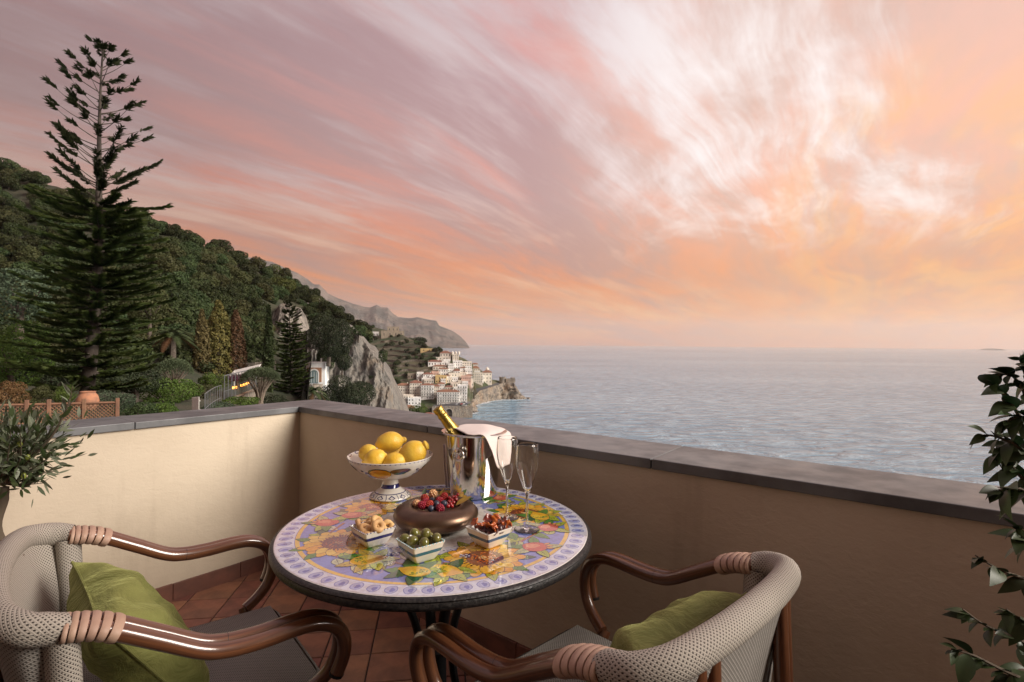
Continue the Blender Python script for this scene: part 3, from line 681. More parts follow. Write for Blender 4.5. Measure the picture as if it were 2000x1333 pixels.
def house(label, x0, x1, yt, yb, col, cols, rows_, roof=None, D=None, depth=10, yaw=0, balc=False, win='plain', group='houses of the town', cat='house', name='town_house', Dz=None):
    """x0..x1, yt..yb: the front wall in the photograph; roof: None = flat with a rim, else tile roof rising that many px"""
    xm = (x0 + x1) / 2
    if D is None: D = town(xm, yb).y - 2
    A = at(x0, yb, D); B = at(x1, yb, D); c = (A + B) / 2; W = (B - A).length; H = at(xm, yt, D).z - c.z; s = D / F
    e = thing(name, label, cat, c, math.atan2(-c.x, c.y) * .85 + RAD(yaw), group); ex = 7
    m = MB(); m.box((0, depth / 2, (H - ex) / 2), (W, depth, H + ex)); wl = m.build('wall', wallmat(col), e, False)
    if roof:
        rh = roof * s * .75; ov = .45; m = MB(); x, y0, y1, h = W / 2 + ov, -ov, depth + ov, H
        i = min(depth, W) * .42
        m.add([(-x, y0, h), (x, y0, h), (x, y1, h), (-x, y1, h), (-x + i, depth / 2, h + rh), (x - i, depth / 2, h + rh), (-x, y0, h - .25), (x, y0, h - .25), (x, y1, h - .25), (-x, y1, h - .25)],
              [(0, 1, 5, 4), (1, 2, 5), (2, 3, 4, 5), (3, 0, 4), (6, 7, 1, 0), (7, 8, 2, 1), (8, 9, 3, 2), (9, 6, 0, 3), (9, 8, 7, 6)])
        rf = m.build('roof', M_TILE, e, False)
        if W > 10: m = MB(); m.box((W * .22, depth * .4, H + rh * .9), (.9, .9, 2.0)); m.build('chimney', wallmat(col), rf, False)
    else:
        m = MB()
        for bx in (((0, .14, H + .3), (W + .16, .34, .7)), ((0, depth - .14, H + .3), (W + .16, .34, .7)), ((-W / 2 + .14, depth / 2, H + .3), (.33, depth - .7, .68)), ((W / 2 - .14, depth / 2, H + .3), (.33, depth - .7, .68))): m.box(*bx)
        m.build('roof_rim', wallmat(col), e, False)
    if cols and rows_:
        sh = H / rows_; sp = W / cols
        for r_ in range(rows_):
            for q in range(cols):
                if rnd.random() < .05: continue
                ww = min(sp * .34, 1.1); hh = sh * (.44 if not (balc and r_ % 2) else .62); kd = win if win != 'mixed' else rnd.choice(['plain', 'shutter', 'arch'])
                o = link('window', winmesh(kd), e, (-W / 2 + sp * (q + .5) + rnd.uniform(-.04, .04) * sp, 0, sh * r_ + sh * .20), None, (ww, 1, hh))
                if q == 0 or q == cols - 1: pass
            if balc and r_ > 0:
                m = MB(); m.box((0, -.5, sh * r_ + sh * .12), (W * .9, 1.0, .16)); bo = m.build('balcony', M_FRAME, e, False)
                m = MB()
                for k_ in range(int(W * .9 / .7)): m.box((-W * .45 + k_ * .7, -.96, sh * r_ + sh * .12 + .5), (.06, .06, .9))
                m.box((0, -.96, sh * r_ + sh * .12 + .98), (W * .9, .08, .08)); m.build('railing', M_SHUT, bo, False)
        for r_ in range(rows_):      # windows of the gable sides
            for sg in (-1, 1):
                for q in range(2):
                    link('window', winmesh('plain'), e, (sg * (W / 2 - .12), depth * (.3 + .4 * q), sh * r_ + sh * .22), (0, 0, RAD(90)), (.9, 1, sh * .45))
    return e
Z = lambda x, y: (760 + x / 7.143, 650 + y / 7.143)
def H7(label, x0, x1, yt, yb, *a, **k_):
    p, q = Z(x0, yt), Z(x1, yb); return house(label, p[0], q[0], p[1], q[1], *a, **k_)
H7('long cream terracotta-roofed palazzo right beside the sea cliff', 100, 310, 738, 905, 'cream', 7, 4, 5.5, depth=14)
H7('tall cream house with red roof behind the long palazzo', 288, 450, 702, 905, 'cream', 5, 5, 6, depth=12)
H7('white five-storey balconied block with thin brown roof', 442, 625, 732, 925, 'white', 5, 5, 3.5, balc=True, depth=12)
H7('narrow beige house squeezed right of the balconied block', 622, 702, 748, 900, 'beige', 3, 4, 4)
H7('white house with brown tiled roof behind the narrow beige one', 672, 770, 714, 800, 'white', 3, 2, 3.5)
H7('long white hotel with red tiled roof above the quay arches', 670, 978, 826, 1010, 'white', 9, 5, 5, balc=True, win='mixed', depth=13)
H7('tall flat-roofed white hotel wing at the end of the quay', 950, 1086, 742, 1000, 'white', 4, 6, None, balc=True, win='arch', depth=14)
H7('yellow palazzo with arched windows in the middle of the town', 645, 800, 606, 702, 'yellow', 4, 2, None, win='arch')
H7('white house at the left end of the upper row by the terraces', 385, 476, 562, 645, 'white', 3, 2)
H7('white house with red roof corner beside the pink house', 472, 612, 580, 660, 'white', 4, 2, 4)
H7('pink house in the upper row of the town', 592, 692, 546, 605, 'pink', 4, 1)
H7('white two-storey house with red eaves above the yellow palazzo', 690, 822, 506, 600, 'white', 4, 2, 3, win='mixed')
H7('white villa with long red roof below the old monastery', 545, 738, 404, 462, 'white', 5, 1, 4)
H7('white gable-fronted house beside the long red-roofed villa', 732, 806, 400, 462, 'white', 2, 1)
H7('low house with long red lean-to roof under the villa', 610, 802, 468, 520, 'cream', 5, 1, 3)
H7('large cream monastery with red roof on the crest of the town', 708, 862, 285, 380, 'beige', 4, 2, 6, depth=18, cat='monastery', name='monastery', group=None)
H7('ochre garden wall building left of the monastery', 440, 690, 228, 262, 'yellow', 3, 1, None, depth=5)
tw = H7('cream bell tower with corner turrets beside the monastery', 884, 970, 305, 400, 'beige', 3, 3, None, depth=11, win='arch', cat='tower', name='bell_tower', group=None)
for k_, (x, y) in enumerate([(-4.2, .8), (4.2, .8), (-4.2, 10), (4.2, 10), (0, 5.4)]):
    m = MB(); h = 9.0; zt = at(*Z(927, 305), 690).z - tw.location.z; m.lathe([(1.5, zt), (1.5, zt + 2.6), (1.7, zt + 2.7), (.1, zt + 4.4)], 10, (x, y, 0)); m.build('turret', wallmat('beige'), tw, False)
H7('white house below the bell tower', 890, 1020, 398, 500, 'white', 4, 3)
H7('white house with green shutters left of the bell tower row', 820, 902, 442, 545, 'white', 3, 3, None, win='shutter')
H7('cream stepped house right of the bell tower', 1015, 1150, 412, 505, 'cream', 4, 3)
H7('house with brown hipped roof on the seaward side', 1152, 1258, 497, 570, 'cream', 4, 2, 6)
H7('tall cream church with red roof at the seaward edge of the town', 1300, 1432, 556, 705, 'cream', 3, 3, 6, depth=16, win='arch', cat='church', name='church', group=None)
H7('cream house with arcaded terraces before the church', 1160, 1302, 566, 700, 'cream', 5, 4, None, win='arch')
H7('small house with steep red roof in the town centre', 900, 985, 532, 605, 'white', 3, 2, 5)
for k_, (x0, x1, y0, y1, c, n, r_, rf) in enumerate([(985, 1062, 492, 565, 'white', 2, 2, 2), (1000, 1140, 612, 700, 'pink', 5, 2, None), (830, 985, 572, 655, 'cream', 4, 2, None), (800, 880, 642, 700, 'cream', 3, 1, None), (486, 622, 658, 705, 'beige', 4, 1, None),
        (1062, 1160, 520, 600, 'white', 3, 2, None), (985, 1080, 560, 620, 'cream', 3, 2, None), (1150, 1240, 440, 500, 'white', 3, 1, 3), (870, 960, 630, 705, 'white', 3, 2, None), (960, 1010, 680, 745, 'beige', 2, 1, None), (1060, 1160, 600, 650, 'white', 3, 1, 3), (1090, 1175, 655, 745, 'cream', 3, 2, None), (640, 720, 560, 606, 'cream', 2, 1, None),
        (782, 880, 756, 800, 'beige', 3, 1, 3), (860, 960, 700, 760, 'beige', 3, 1, None), (540, 700, 400, 425, 'white', 3, 1, None), (600, 740, 345, 375, 'cream', 3, 1, None), (260, 370, 580, 640, 'stone', 3, 1, None)] + [(x_, x_ + w__, y_, y_ + 62, c_, 3, 2, r__) for x_, y_, w__, c_, r__ in ((330, 830, 110, 'white', None), (900, 770, 90, 'white', None), (455, 640, 100, 'white', None), (760, 600, 90, 'white', 2), (1230, 600, 90, 'white', None), (1010, 760, 80, 'white', 2), (1060, 470, 90, 'white', None), (760, 380, 90, 'white', None), (1190, 540, 80, 'white', None), (560, 610, 90, 'white', None), (1020, 690, 80, 'white', None), (720, 650, 70, 'white', None))]):
    H7('small %s %s house crowded between its neighbours on the town slope' % (c, 'red-roofed' if rf else 'flat-roofed'), x0, x1, y0, y1, c, n, r_, rf, depth=8, win='mixed')
H7('beige house with pointed turret at the foot of the sea cliff', 200, 335, 880, 1030, 'beige', 4, 4, None)
H7('white house front above the beach road', 262, 440, 915, 1050, 'white', 4, 3, None)
H7('weathered stone house with arches near the beach', 215, 345, 1050, 1160, 'stone', 3, 2, 6, D=430, win='arch')
H7('low red-roofed beach building', 470, 620, 1155, 1215, 'white', 3, 1, 6, D=420)
# church cupola and upper-hill houses
house('white farmhouse on the crest above the terraces', 718, 739, 649, 658, 'white', 4, 1, None, depth=9)
house('ruined stone farmhouse on the crest of the hill', 757, 779, 639, 656, 'stone', 3, 2, None, depth=10)
house('low ruined stone annex beside the farmhouse', 745, 789, 647, 658, 'stone', 4, 1, None, depth=7)
m = MB(); c = town(*Z(1366, 700)) + Vector((0, 6, 0)); zt = at(*Z(1366, 524), c.y).z - c.z
m.lathe([(2.4, zt - 3), (2.4, zt + 1.5), (2.6, zt + 1.6), (2.2, zt + 2.6), (1.2, zt + 3.6), (.3, zt + 4.1), (.15, zt + 5.6), (0.01, zt + 5.7)], 12)
e = thing('cupola', 'small round cupola rising above the church roof', 'cupola', c); m.build('drum', wallmat('cream'), e)
# terrace walls across the green slope
for k_, (xa, xb, y) in enumerate([(744, 788, 668), (748, 832, 679), (750, 840, 688), (752, 836, 697), (754, 838, 707), (758, 832, 716), (762, 836, 725), (768, 826, 735), (772, 822, 746)]):
    m = MB(); rows = []
    for i in range(13):
        p = town(xa + (xb - xa) * i / 12, y + 1.2 * math.sin(i * .9 + k_)); hh = 1.9; rows.append([p + Vector((0, -1, -3)), p + Vector((0, -1, hh)), p + Vector((0, 0, hh)), p + Vector((0, 0, -3))])
    m.grid(rows); tag(m.build('terrace_wall', M_STONE), 'dry-stone terrace wall crossing the green slope above the town', 'wall', 'terrace walls above the town')
# watch tower on the headland
c = cape_top(6.6) + Vector((-1, 9, -1.0)); m = MB(); th = 12 * c.y / F
e = thing('watch_tower', 'round stone watch tower on the headland rock', 'tower', c)
m.lathe([(5.0, -3), (4.7, th * .8), (5.0, th * .82), (5.0, th), (4.4, th), (4.4, th - 1), (0.01, th - 1)], 20); m.build('wall', M_STONE, e)
for k_ in range(8): m = MB(); a = k_ * .785; m.box((4.7 * math.cos(a), 4.7 * math.sin(a), th + .4), (.6, 1.4, .9), Matrix.Rotation(a, 3, 'Z')); m.build('merlon', M_STONE, e, False)
c = cape_top(8.0) + Vector((0, 8, -1)); m = MB(); m.box((0, 0, 2.5), (14, 9, 6)); m.box((4, -1, 4.5), (5, 7, 5)); e = thing('fort_wall', 'ruined stone fort wall behind the watch tower', 'fort', c, .2); m.build('wall', M_STONE, e, False)
# quay with arches carrying the road
A, B = at(844, 796, 562), at(923, 790, 574); L = (B - A).length; e = thing('quay_wall', 'grey stone quay wall with three arches carrying the shore road', 'quay wall', A, math.atan2(B.y - A.y, B.x - A.x)); zb = SEA - A.z - 2
xs = np.linspace(0, L, 120); ar = [(L * .14, 5.4, .82), (L * .27, 6.6, .80), (L * .41, 7.4, .84)]
def low(x):
    for c_, w_, h_ in ar:
        u = abs(x - c_) / (w_ / 2)
        if u < 1: return zb + 2 + (0 - zb - 2) * h_ * (.62 + .38 * math.sqrt(1 - u * u))
    return zb
m = MB(); m.grid([[(x, 0, low(x)), (x, 0, .9)] for x in xs]); m.grid([[(x, 3.5, low(x)), (x, 0, low(x))] for x in xs]); m.grid([[(x, 0, .9), (x, .5, .9), (x, .5, -.2)] for x in (0, L)]); m.add([(0, 3.5, zb), (L, 3.5, zb), (L, 3.5, 0), (0, 3.5, 0)], [(0, 1, 2, 3)])
m.build('wall', M_STONE, e, False)
for c_, w_, h_ in ar:
    m = MB(); p = []
    for a in np.linspace(0, math.pi, 13): p.append([(c_ + math.cos(a) * (w_ / 2 + .05), -.12, zb + 2 - zb * 0 + (-zb - 2) * h_ * (.62 + .38 * math.sin(a))), (c_ + math.cos(a) * (w_ / 2 + .6), -.12, zb + 2 + (-zb - 2) * h_ * (.62 + .38 * math.sin(a)) + .5 * math.sin(a))])
    m.grid(p); m.build('arch_ring', pm('arch_stone', (.36, .32, .27), .9), e)
# boulders along the water
bo = []
for k_ in range(3):
    bm = bmesh.new(); bmesh.ops.create_icosphere(bm, subdivisions=2, radius=1)
    for v in bm.verts: v.co *= 1 + .5 * mnoise.noise(v.co * 1.3 + Vector((k_ * 7, 0, 0)))
    me = bpy.data.meshes.new('boulder'); bm.to_mesh(me); bm.free(); me.materials.append(M_CAPE); bo.append(me)
for k_ in range(70):
    t = rnd.uniform(0, 5) if k_ < 40 else rnd.uniform(5, len(HL) - 1.01); xw, yw, _, _ = hl(t)
    if k_ < 24: xw, yw = rnd.uniform(856, 914), rnd.uniform(808, 811.5)
    P = atz(xw + rnd.uniform(-1, 1), yw + rnd.uniform(-.6, .6), SEA); tag(link('boulder', bo[k_ % 3], None, P, (rnd.random() * 6, rnd.random() * 6, 0), rnd.uniform(.8, 2.4)), 'dark boulder lying in the surf below the headland road', 'boulder', 'boulders along the shore')
# parked cars by the quay
carm = MB(); carm.box((0, 0, .55), (4.1, 1.7, .6), b=.15); carm.box((-.1, 0, 1.05), (2.3, 1.5, .55), b=.2)
for k_, (x, c_) in enumerate([(893, (.5, .5, .5)), (897.5, (.04, .04, .05)), (902, (.35, .03, .03)), (906.5, (.6, .6, .58)), (911, (.05, .06, .1))]):
    e = thing('parked_car', ['silver', 'black', 'red', 'white', 'navy'][k_] + ' car parked along the quay road', 'car', at(x, 791.2, 570) + Vector((0, 0, .25)), .1, 'cars parked on the quay')
    link('body', carm.mesh('body', pm('paint_%d' % k_, c_, .3, coat=.5), False), e)
    for sx_ in (-1.3, 1.3):
        for sy_ in (-.8, .8):
            m = MB(); m.lathe([(.32, -.1), (.32, .1), (.01, .1)], 10, (0, 0, 0), Matrix.Rotation(RAD(90), 3, 'X')); link('wheel', m.mesh('wheel', M_PANE), e, (sx_, sy_, .32))

# ================================================================== GARDEN STRUCTURES BELOW THE WOOD
# white pavilion with an arched window
D = 150; c = at(616, 757, D); W = 36 * D / F; Hh = 47 * D / F; e = thing('pavilion', 'small white pavilion with terracotta wall and arched glass front below the rock', 'pavilion', c, math.atan2(-c.x, c.y) - .25)
m = MB(); m.box((0, 2.5, Hh / 2 - .5), (W, 5, Hh + 1)); m.build('wall', wallmat('white'), e, False)
m = MB(); m.box((-.35, -.06, Hh * .52), (W * .78, .14, Hh * .60)); m.build('painted_panel', pm('terracotta_plaster', (.36, .19, .11), .9, var=((.28, .15, .09), .8, .2)), e, False)
def archpoly(w_, h_, y): return [(-w_ / 2, y, 0), (w_ / 2, y, 0)] + [(w_ / 2 * math.cos(a), y, h_ - w_ / 2 + w_ / 2 * math.sin(a)) for a in np.linspace(0, math.pi, 13)]
for w_, h_, y, mm, nm in ((W * .52, Hh * .60, -.16, M_FRAME, 'arch_surround'), (W * .42, Hh * .54, -.19, pm('pavilion_glass', (.14, .19, .19), .08), 'arched_window')):
    p = archpoly(w_, h_, y); m = MB(); n = len(p); m.add([(v[0] - .35, v[1], v[2] + Hh * .18) for v in p] + [(v[0] - .35, v[1] + .1, v[2] + Hh * .18) for v in p], [tuple(range(n))] + [(i, i + n, (i + 1) % n + n, (i + 1) % n) for i in range(n)]); ao = m.build(nm, mm, e, False)
for k_ in (-.28, 0, .28): m = MB(); m.box((k_ * W * .5 - .35, -.21, Hh * .42), (.07, .05, Hh * .44)); m.build('glazing_bar', M_FRAME, ao, False)
m = MB(); m.box((0, 2.5, Hh + .1), (W + .3, 5.3, .35)); m.build('cornice', M_FRAME, e, False)
m = MB(); m.box((W * .2, 2, Hh + .8), (.35, .35, 1.2)); m.build('chimney', M_FRAME, e, False)
c = at(606, 752, 143); e = thing('pavilion_terrace', 'white-railed terrace in front of the pavilion', 'terrace', c, -.2); m = MB(); m.box((0, 0, -1.6), (4.5, 5, 3.4)); m.build('wall', M_STONE, e, False); m = MB(); m.box((0, -2.45, .55), (4.6, .12, .18)); m.build('railing', M_FRAME, e, False)
for k_ in range(6): m = MB(); m.box((-2.1 + k_ * .84, -2.45, .25), (.08, .08, .5)); m.build('baluster', M_FRAME, e, False)
# rubble wall behind the pergola, white shade roof
c = at(494, 728, 104); e = thing('garden_wall', 'rubble stone garden wall behind the dragon tree', 'wall', c); m = MB(); rows = [[(x, 0, -2), (x, 0, 2.0 + x * .07), (x, .6, 2.0 + x * .07)] for x in np.linspace(-2.6, 4.6, 9)]; m.grid(rows); m.build('stonework', M_STONE, e)
c = at(479, 725, 92); e = thing('canopy_roof', 'white sloping shade canopy in front of the rubble wall', 'canopy', c, .12); m = MB(); m.box((0, 0, .1), (4.6, 3, .12), Matrix.Rotation(RAD(-14), 3, 'Y') @ Matrix.Rotation(RAD(18), 3, 'X')); m.build('roof', M_FRAME, e, False); m = MB(); m.box((-1.8, 0, -1.3), (.1, .1, 2.6)); m.build('post', M_FRAME, e, False); m = MB(); m.box((1.8, 0, -1), (.1, .1, 2.6)); m.build('post', M_FRAME, e, False)
# pergola terrace with lit lanterns
M_IRON = pm('grey_iron', (.16, .17, .18), .5, .3)
P0, P1 = at(438, 774, 62), at(500, 752, 76); dv = (P1 - P0); e = thing('pergola', 'long grey iron pergola terrace carrying a row of lit lanterns', 'pergola', P0)
for k_ in range(11):
    q = dv * (k_ / 10); m = MB(); m.box((q.x, q.y, q.z + .95), (.07, .07, 2.9)); m.build('post', M_IRON, e, False)
m = MB(); m.tube([(0, 0, 2.4), dv + Vector((0, 0, 2.4))], .06, 6); m.tube([Vector((0, 1.6, 2.5)), dv + Vector((0, 1.6, 2.5))], .06, 6); m.build('beam', M_IRON, e)
for k_ in range(44):
    q = dv * (k_ / 43); m = MB(); m.box((q.x, q.y - .12, q.z + .05), (.025, .025, .95)); m.build('baluster', M_IRON, e, False)
m = MB(); m.tube([(0, -.12, .55), dv + Vector((0, -.12, .55))], .03, 6); m.build('handrail', M_IRON, e)
m = MB(); m.grid([[Vector((0, -.02, -2.6)), Vector((0, -.02, -.45)), Vector((0, 3, -.45))], [dv + Vector((0, -.02, -2.6)), dv + Vector((0, -.02, -.45)), dv + Vector((0, 3, -.45))]]); m.build('terrace_base', M_STONE, e, False)
lm = pm('lantern_glow', (.9, .45, .12), .6, emit=((1, .36, .05), 2.2))
for x, y in [(455.5, 758), (460.5, 757), (472, 753.5), (477, 752), (482, 750), (487, 748)]:
    g_ = at(x, y, 66 + (x - 455) * .25); l_ = thing('lantern', 'glowing orange lantern hanging in the pergola', 'lantern', g_, 0, 'lit lanterns in the pergola')
    m = MB(); m.lathe([(.02, -.16), (.15, -.13), (.19, 0), (.15, .13), (.03, .16)], 12); m.build('shade', lm, l_); m = MB(); m.tube([(0, 0, .15), (0, 0, .5)], .012, 5); m.build('cord', M_IRON, l_)
    pl = bpy.data.lights.new('lantern_light', 'POINT'); pl.energy = 12; pl.color = (1, .5, .18); pl.shadow_soft_size = .2; po = bpy.data.objects.new('lantern_light', pl); COL.objects.link(po); po.parent = l_; po.location = (0, -.3, 0)
# iron handrail of the garden stair
A = at(386, 796, 40); e = thing('stair_railing', 'grey iron railing with arched top along the garden stair', 'railing', A); pr = None
rp = [at(400, 770, 40) - A, at(408, 764, 42) - A, at(420, 757, 45) - A, at(432, 753, 48) - A]
m = MB(); m.tube(catmull(rp, 5), .03, 6); m.build('top_rail', M_IRON, e)
for q in catmull(rp, 3): m = MB(); m.tube([q, (q.x, q.y, q.z - 1.6)], .02, 5); m.build('baluster', M_IRON, e)
m = MB(); m.tube([q - Vector((0, 0, 1.15)) for q in catmull(rp, 5)], .025, 6); m.build('lower_rail', M_IRON, e)
# white gate
c = at(382, 806, 33); e = thing('white_gate', 'small white slatted gate just beyond the coping', 'gate', c, -.5)
for k_ in range(6): m = MB(); m.box((-.32 + k_ * .125, 0, .45), (.10, .03, .95 + .03 * k_), b=.006); m.build('slat', M_FRAME, e, False)
m = MB(); m.box((0, .03, .2), (.8, .03, .07)); m.box((0, .03, .75), (.8, .03, .07)); m.build('rail', M_FRAME, e, False)
# white pergola on the cliff foot
c = at(748, 806, 240); e = thing('white_pergola', 'white pergola terrace at the foot of the sea cliff', 'pergola', c, .3); s = 240 / F
for k_, (x, y) in enumerate([(-10, 0), (-4, 0), (3, 0), (9, 0), (-9, 3), (9, 3)]): m = MB(); m.box((x * s, y, 14 * s - 1), (.35, .35, 27 * s)); m.build('column', M_FRAME, e, False)
for k_ in range(7): m = MB(); m.box(((-10 + k_ * 3.2) * s, 1.5, 27 * s), (.2, 4.4, .25)); m.build('beam', M_FRAME, e, False)
m = MB(); m.box((0, .0, 28 * s), (22 * s, .3, .3)); m.build('lintel', M_FRAME, e, False); m = MB(); m.box((0, 2.5, -2), (26 * s, 6, 6)); m.build('terrace_base', wallmat('cream'), e, False)
# trellis fence and urn
M_WOOD = pm('trellis_wood', (.23, .12, .065), .75, var=((.15, .08, .045), 6, .2), bump=(30, .3, .004), obvar=.2)
FA, FB = at(-20, 836, 12.4), at(229, 826, 13.6); dv = FB - FA; zt = at(229, 780, 13.6).z - FB.z
e = thing('trellis_fence', 'brown wooden lattice fence behind the coping at the garden edge', 'fence', FA, math.atan2(dv.y, dv.x)); LF = math.hypot(dv.x, dv.y); slope = dv.z / LF
posts = [0, .27 * LF, .44 * LF, .72 * LF, LF]
def fz(x): return slope * x
for x in posts: m = MB(); m.box((x, 0, fz(x) + zt / 2), (.08, .08, zt + .06), b=.008); m.build('post', M_WOOD, e, False)
for z in (.06, zt - .09):
    m = MB(); m.tube([(0, 0, fz(0) + z), (LF, 0, fz(LF) + z)], .035, 4); m.build('rail', M_WOOD, e, False)
lat = MB(); lat.box((0, 0, 0), (1, .008, .016)); 
for d_, yy in ((1, -.006), (-1, .006)):
    x = -zt
    while x < LF:
        xa, xb = max(0, x), min(LF, x + zt - .12)
        if xb - xa > .05:
            za, zb_ = ((xa - x) if d_ > 0 else zt - .12 - (xa - x)) + .05, ((xb - x) if d_ > 0 else zt - .12 - (xb - x)) + .05
            pa, pb = Vector((xa, yy, fz(xa) + za)), Vector((xb, yy, fz(xb) + zb_)); m = MB(); m.tube([pa, pb], .011, 4); m.build('slat', M_WOOD, e, False)
        x += .085
M_TERRA = pm('terracotta', (.38, .17, .09), .85, var=((.24, .12, .075), 4, .12), bump=(14, .4, .01))
c = at(171, 800, 15); e = thing('terracotta_urn', 'round terracotta urn standing behind the trellis fence', 'urn', c); s = 15 / F
m = MB(); m.lathe([(.01, 0), (12 * s, 0), (17 * s, 8 * s), (18.5 * s, 17 * s), (16 * s, 27 * s), (11.5 * s, 33 * s), (12 * s, 35 * s), (10 * s, 35 * s), (9.5 * s, 31 * s), (.01, 31 * s)], 28); m.build('body', M_TERRA, e)
m = MB(); m.lathe([(12.3 * s, 33 * s), (13.2 * s, 34.2 * s), (12.3 * s, 35.5 * s)], 28); m.build('rim', M_TERRA, e)
# ================================================================== TERRACE
C0 = Vector((-1.275, 3.15)); UA = Vector((.788, -.6157)); UB = Vector((-.6157, -.788))     # inner coping corner; along the right wall; along the left wall
def ab(a, b_): q = C0 + UA * a + UB * b_; return (q.x, q.y)
ZC, ZT, CW = .876, .910, .300
M_PLASTER = pm('ochre_plaster', (.61, .495, .35), .88, var=((.53, .425, .295), 1.6, .22), bump=(55, .35, .006))
def plaster():
    mt = bpy.data.materials.new('ochre_plaster_wall'); mt.use_nodes = True; b = NB(mt.node_tree); bs = mt.node_tree.nodes['Principled BSDF']; ps = b.n('ShaderNodeTexCoord').outputs['Object']
    c_ = b.mix(b.smooth(b.noise(ps, 1.5, 6, .6), .32, .68), (.60, .515, .395), (.52, .44, .33))
    c_ = b.mix(b.m('MULTIPLY', b.smooth(b.noise(b.vm('MULTIPLY', ps, (1, 1, .12)), 9, 5, .6), .54, .74), .22), c_, (.30, .235, .165))      # drip marks
    c_ = b.mix(b.m('MULTIPLY', b.smooth(b.noise(ps, 4.5, 8, .68, .6), .58, .72), .16), c_, (.34, .27, .19))                                   # blotches
    b.put(bs.inputs['Base Color'], c_); bs.inputs['Roughness'].default_value = .88
    h = b.m('ADD', b.m('MULTIPLY', b.noise(b.vm('MULTIPLY', ps, (1, 1, 1.6)), 26, 6, .6, .4), 1.4), b.m('MULTIPLY', b.noise(ps, 110, 3), .35))
    b.put(bs.inputs['Normal'], b.n('ShaderNodeBump', {'Strength': .26, 'Distance': .006, 'Height': h}).outputs[0]); return mt
M_PLASTER = plaster()
M_COPE = pm('grey_stone_coping', (.155, .162, .168), .45, var=((.088, .092, .096), 5, .16), bump=(60, .25, .002), obvar=.15, rvar=.4)
M_SKIRT = pm('terracotta_skirting', (.21, .09, .058), .6, var=((.12, .058, .04), 9, .2), bump=(40, .3, .002), obvar=.25)
M_FTILE = pm('terracotta_floor_tile', (.29, .118, .075), .50, var=((.165, .075, .052), 7, .18), bump=(24, .35, .003), obvar=.42, rvar=.35)
M_GROUT = pm('floor_grout', (.05, .036, .03), .9)
mb = MB(); mb.prism([ab(-.29, -.29), ab(4.6, -.29), ab(4.6, 6.4), ab(-.29, 6.4)], -.35, -.006); fl = kind(mb.build('floor', M_GROUT, None, False), 'structure')
TS_ = .192; gx, gy = Vector((math.cos(RAD(8)), math.sin(RAD(8)))), Vector((-math.sin(RAD(8)), math.cos(RAD(8))))
tm_ = MB(); tm_.box((0, 0, -.006), (TS_ - .006, TS_ - .006, .012), b=.002); tme = tm_.mesh('tile', M_FTILE, False)
for i in range(-16, 14):
    for j in range(4, 19):
        q = gx * (i * TS_ + .02) + gy * (j * TS_ + .05); d_ = q - C0; a_, b_ = d_.dot(UA), d_.dot(UB)
        if a_ < -.1 or b_ < -.1: continue
        p_ = pix((q.x, q.y, 0))
        if p_[2] < .3 or not (-150 < p_[0] < 2150) or p_[1] > 1560: continue
        link('tile', tme, fl, (q.x, q.y, rnd.uniform(-.0012, .0008)), (rnd.uniform(-.003, .003), rnd.uniform(-.003, .003), RAD(8) + rnd.uniform(-.006, .006)))
par = thing('parapet', 'ochre plastered terrace parapet with grey stone coping', 'wall')
mb = MB(); mb.prism([ab(-.015, -.015), ab(4.5, -.015), ab(4.5, -.289), ab(-.289, -.289), ab(-.289, 5.2), ab(-.015, 5.2)], -.3, ZC); mb.build('wall', M_PLASTER, par, False)
def slab(poly, name, z0, z1, mat, parent, bev=.003):
    m = MB(); m.prism(poly, z0, z1); o = m.build(name, mat, parent, False); md = o.modifiers.new('bevel', 'BEVEL'); md.width = bev; md.segments = 2; return o
cuts = [.0, .83, 1.80, 2.75, 3.7, 5.2]
for i in range(5):
    g0 = 0 if i == 0 else cuts[i] + .0015; g1 = cuts[i + 1] - .0015
    slab([ab(0, g0), ab(-CW, g0 - (CW if i == 0 else 0)), ab(-CW, g1), ab(0, g1)], 'coping_slab', ZC, ZT + rnd.uniform(-.001, .0012), M_COPE, par)
cuts = [.0, 1.12, 2.22, 3.3, 4.5]
for i in range(4):
    g0 = .0015 if i == 0 else cuts[i] + .0015; g1 = cuts[i + 1] - .0015
    slab([ab(g0, 0), ab(g1, 0), ab(g1, -CW), ab(g0 - (CW if i == 0 else 0), -CW)], 'coping_slab', ZC, ZT + rnd.uniform(-.001, .0012), M_COPE, par)
for i in range(15):
    slab([ab(-.015, i * .33 + .001), ab(-.003, i * .33 + .001), ab(-.003, i * .33 + .329), ab(-.015, i * .33 + .329)], 'skirting_tile', -.01, .082 + rnd.uniform(-.002, .002), M_SKIRT, par, .002)
    if i < 13: slab([ab(i * .33 + .001, -.015), ab(i * .33 + .001, -.001), ab(i * .33 + .329, -.001), ab(i * .33 + .329, -.015)], 'skirting_tile', -.01, .082 + rnd.uniform(-.002, .002), M_SKIRT, par, .002)
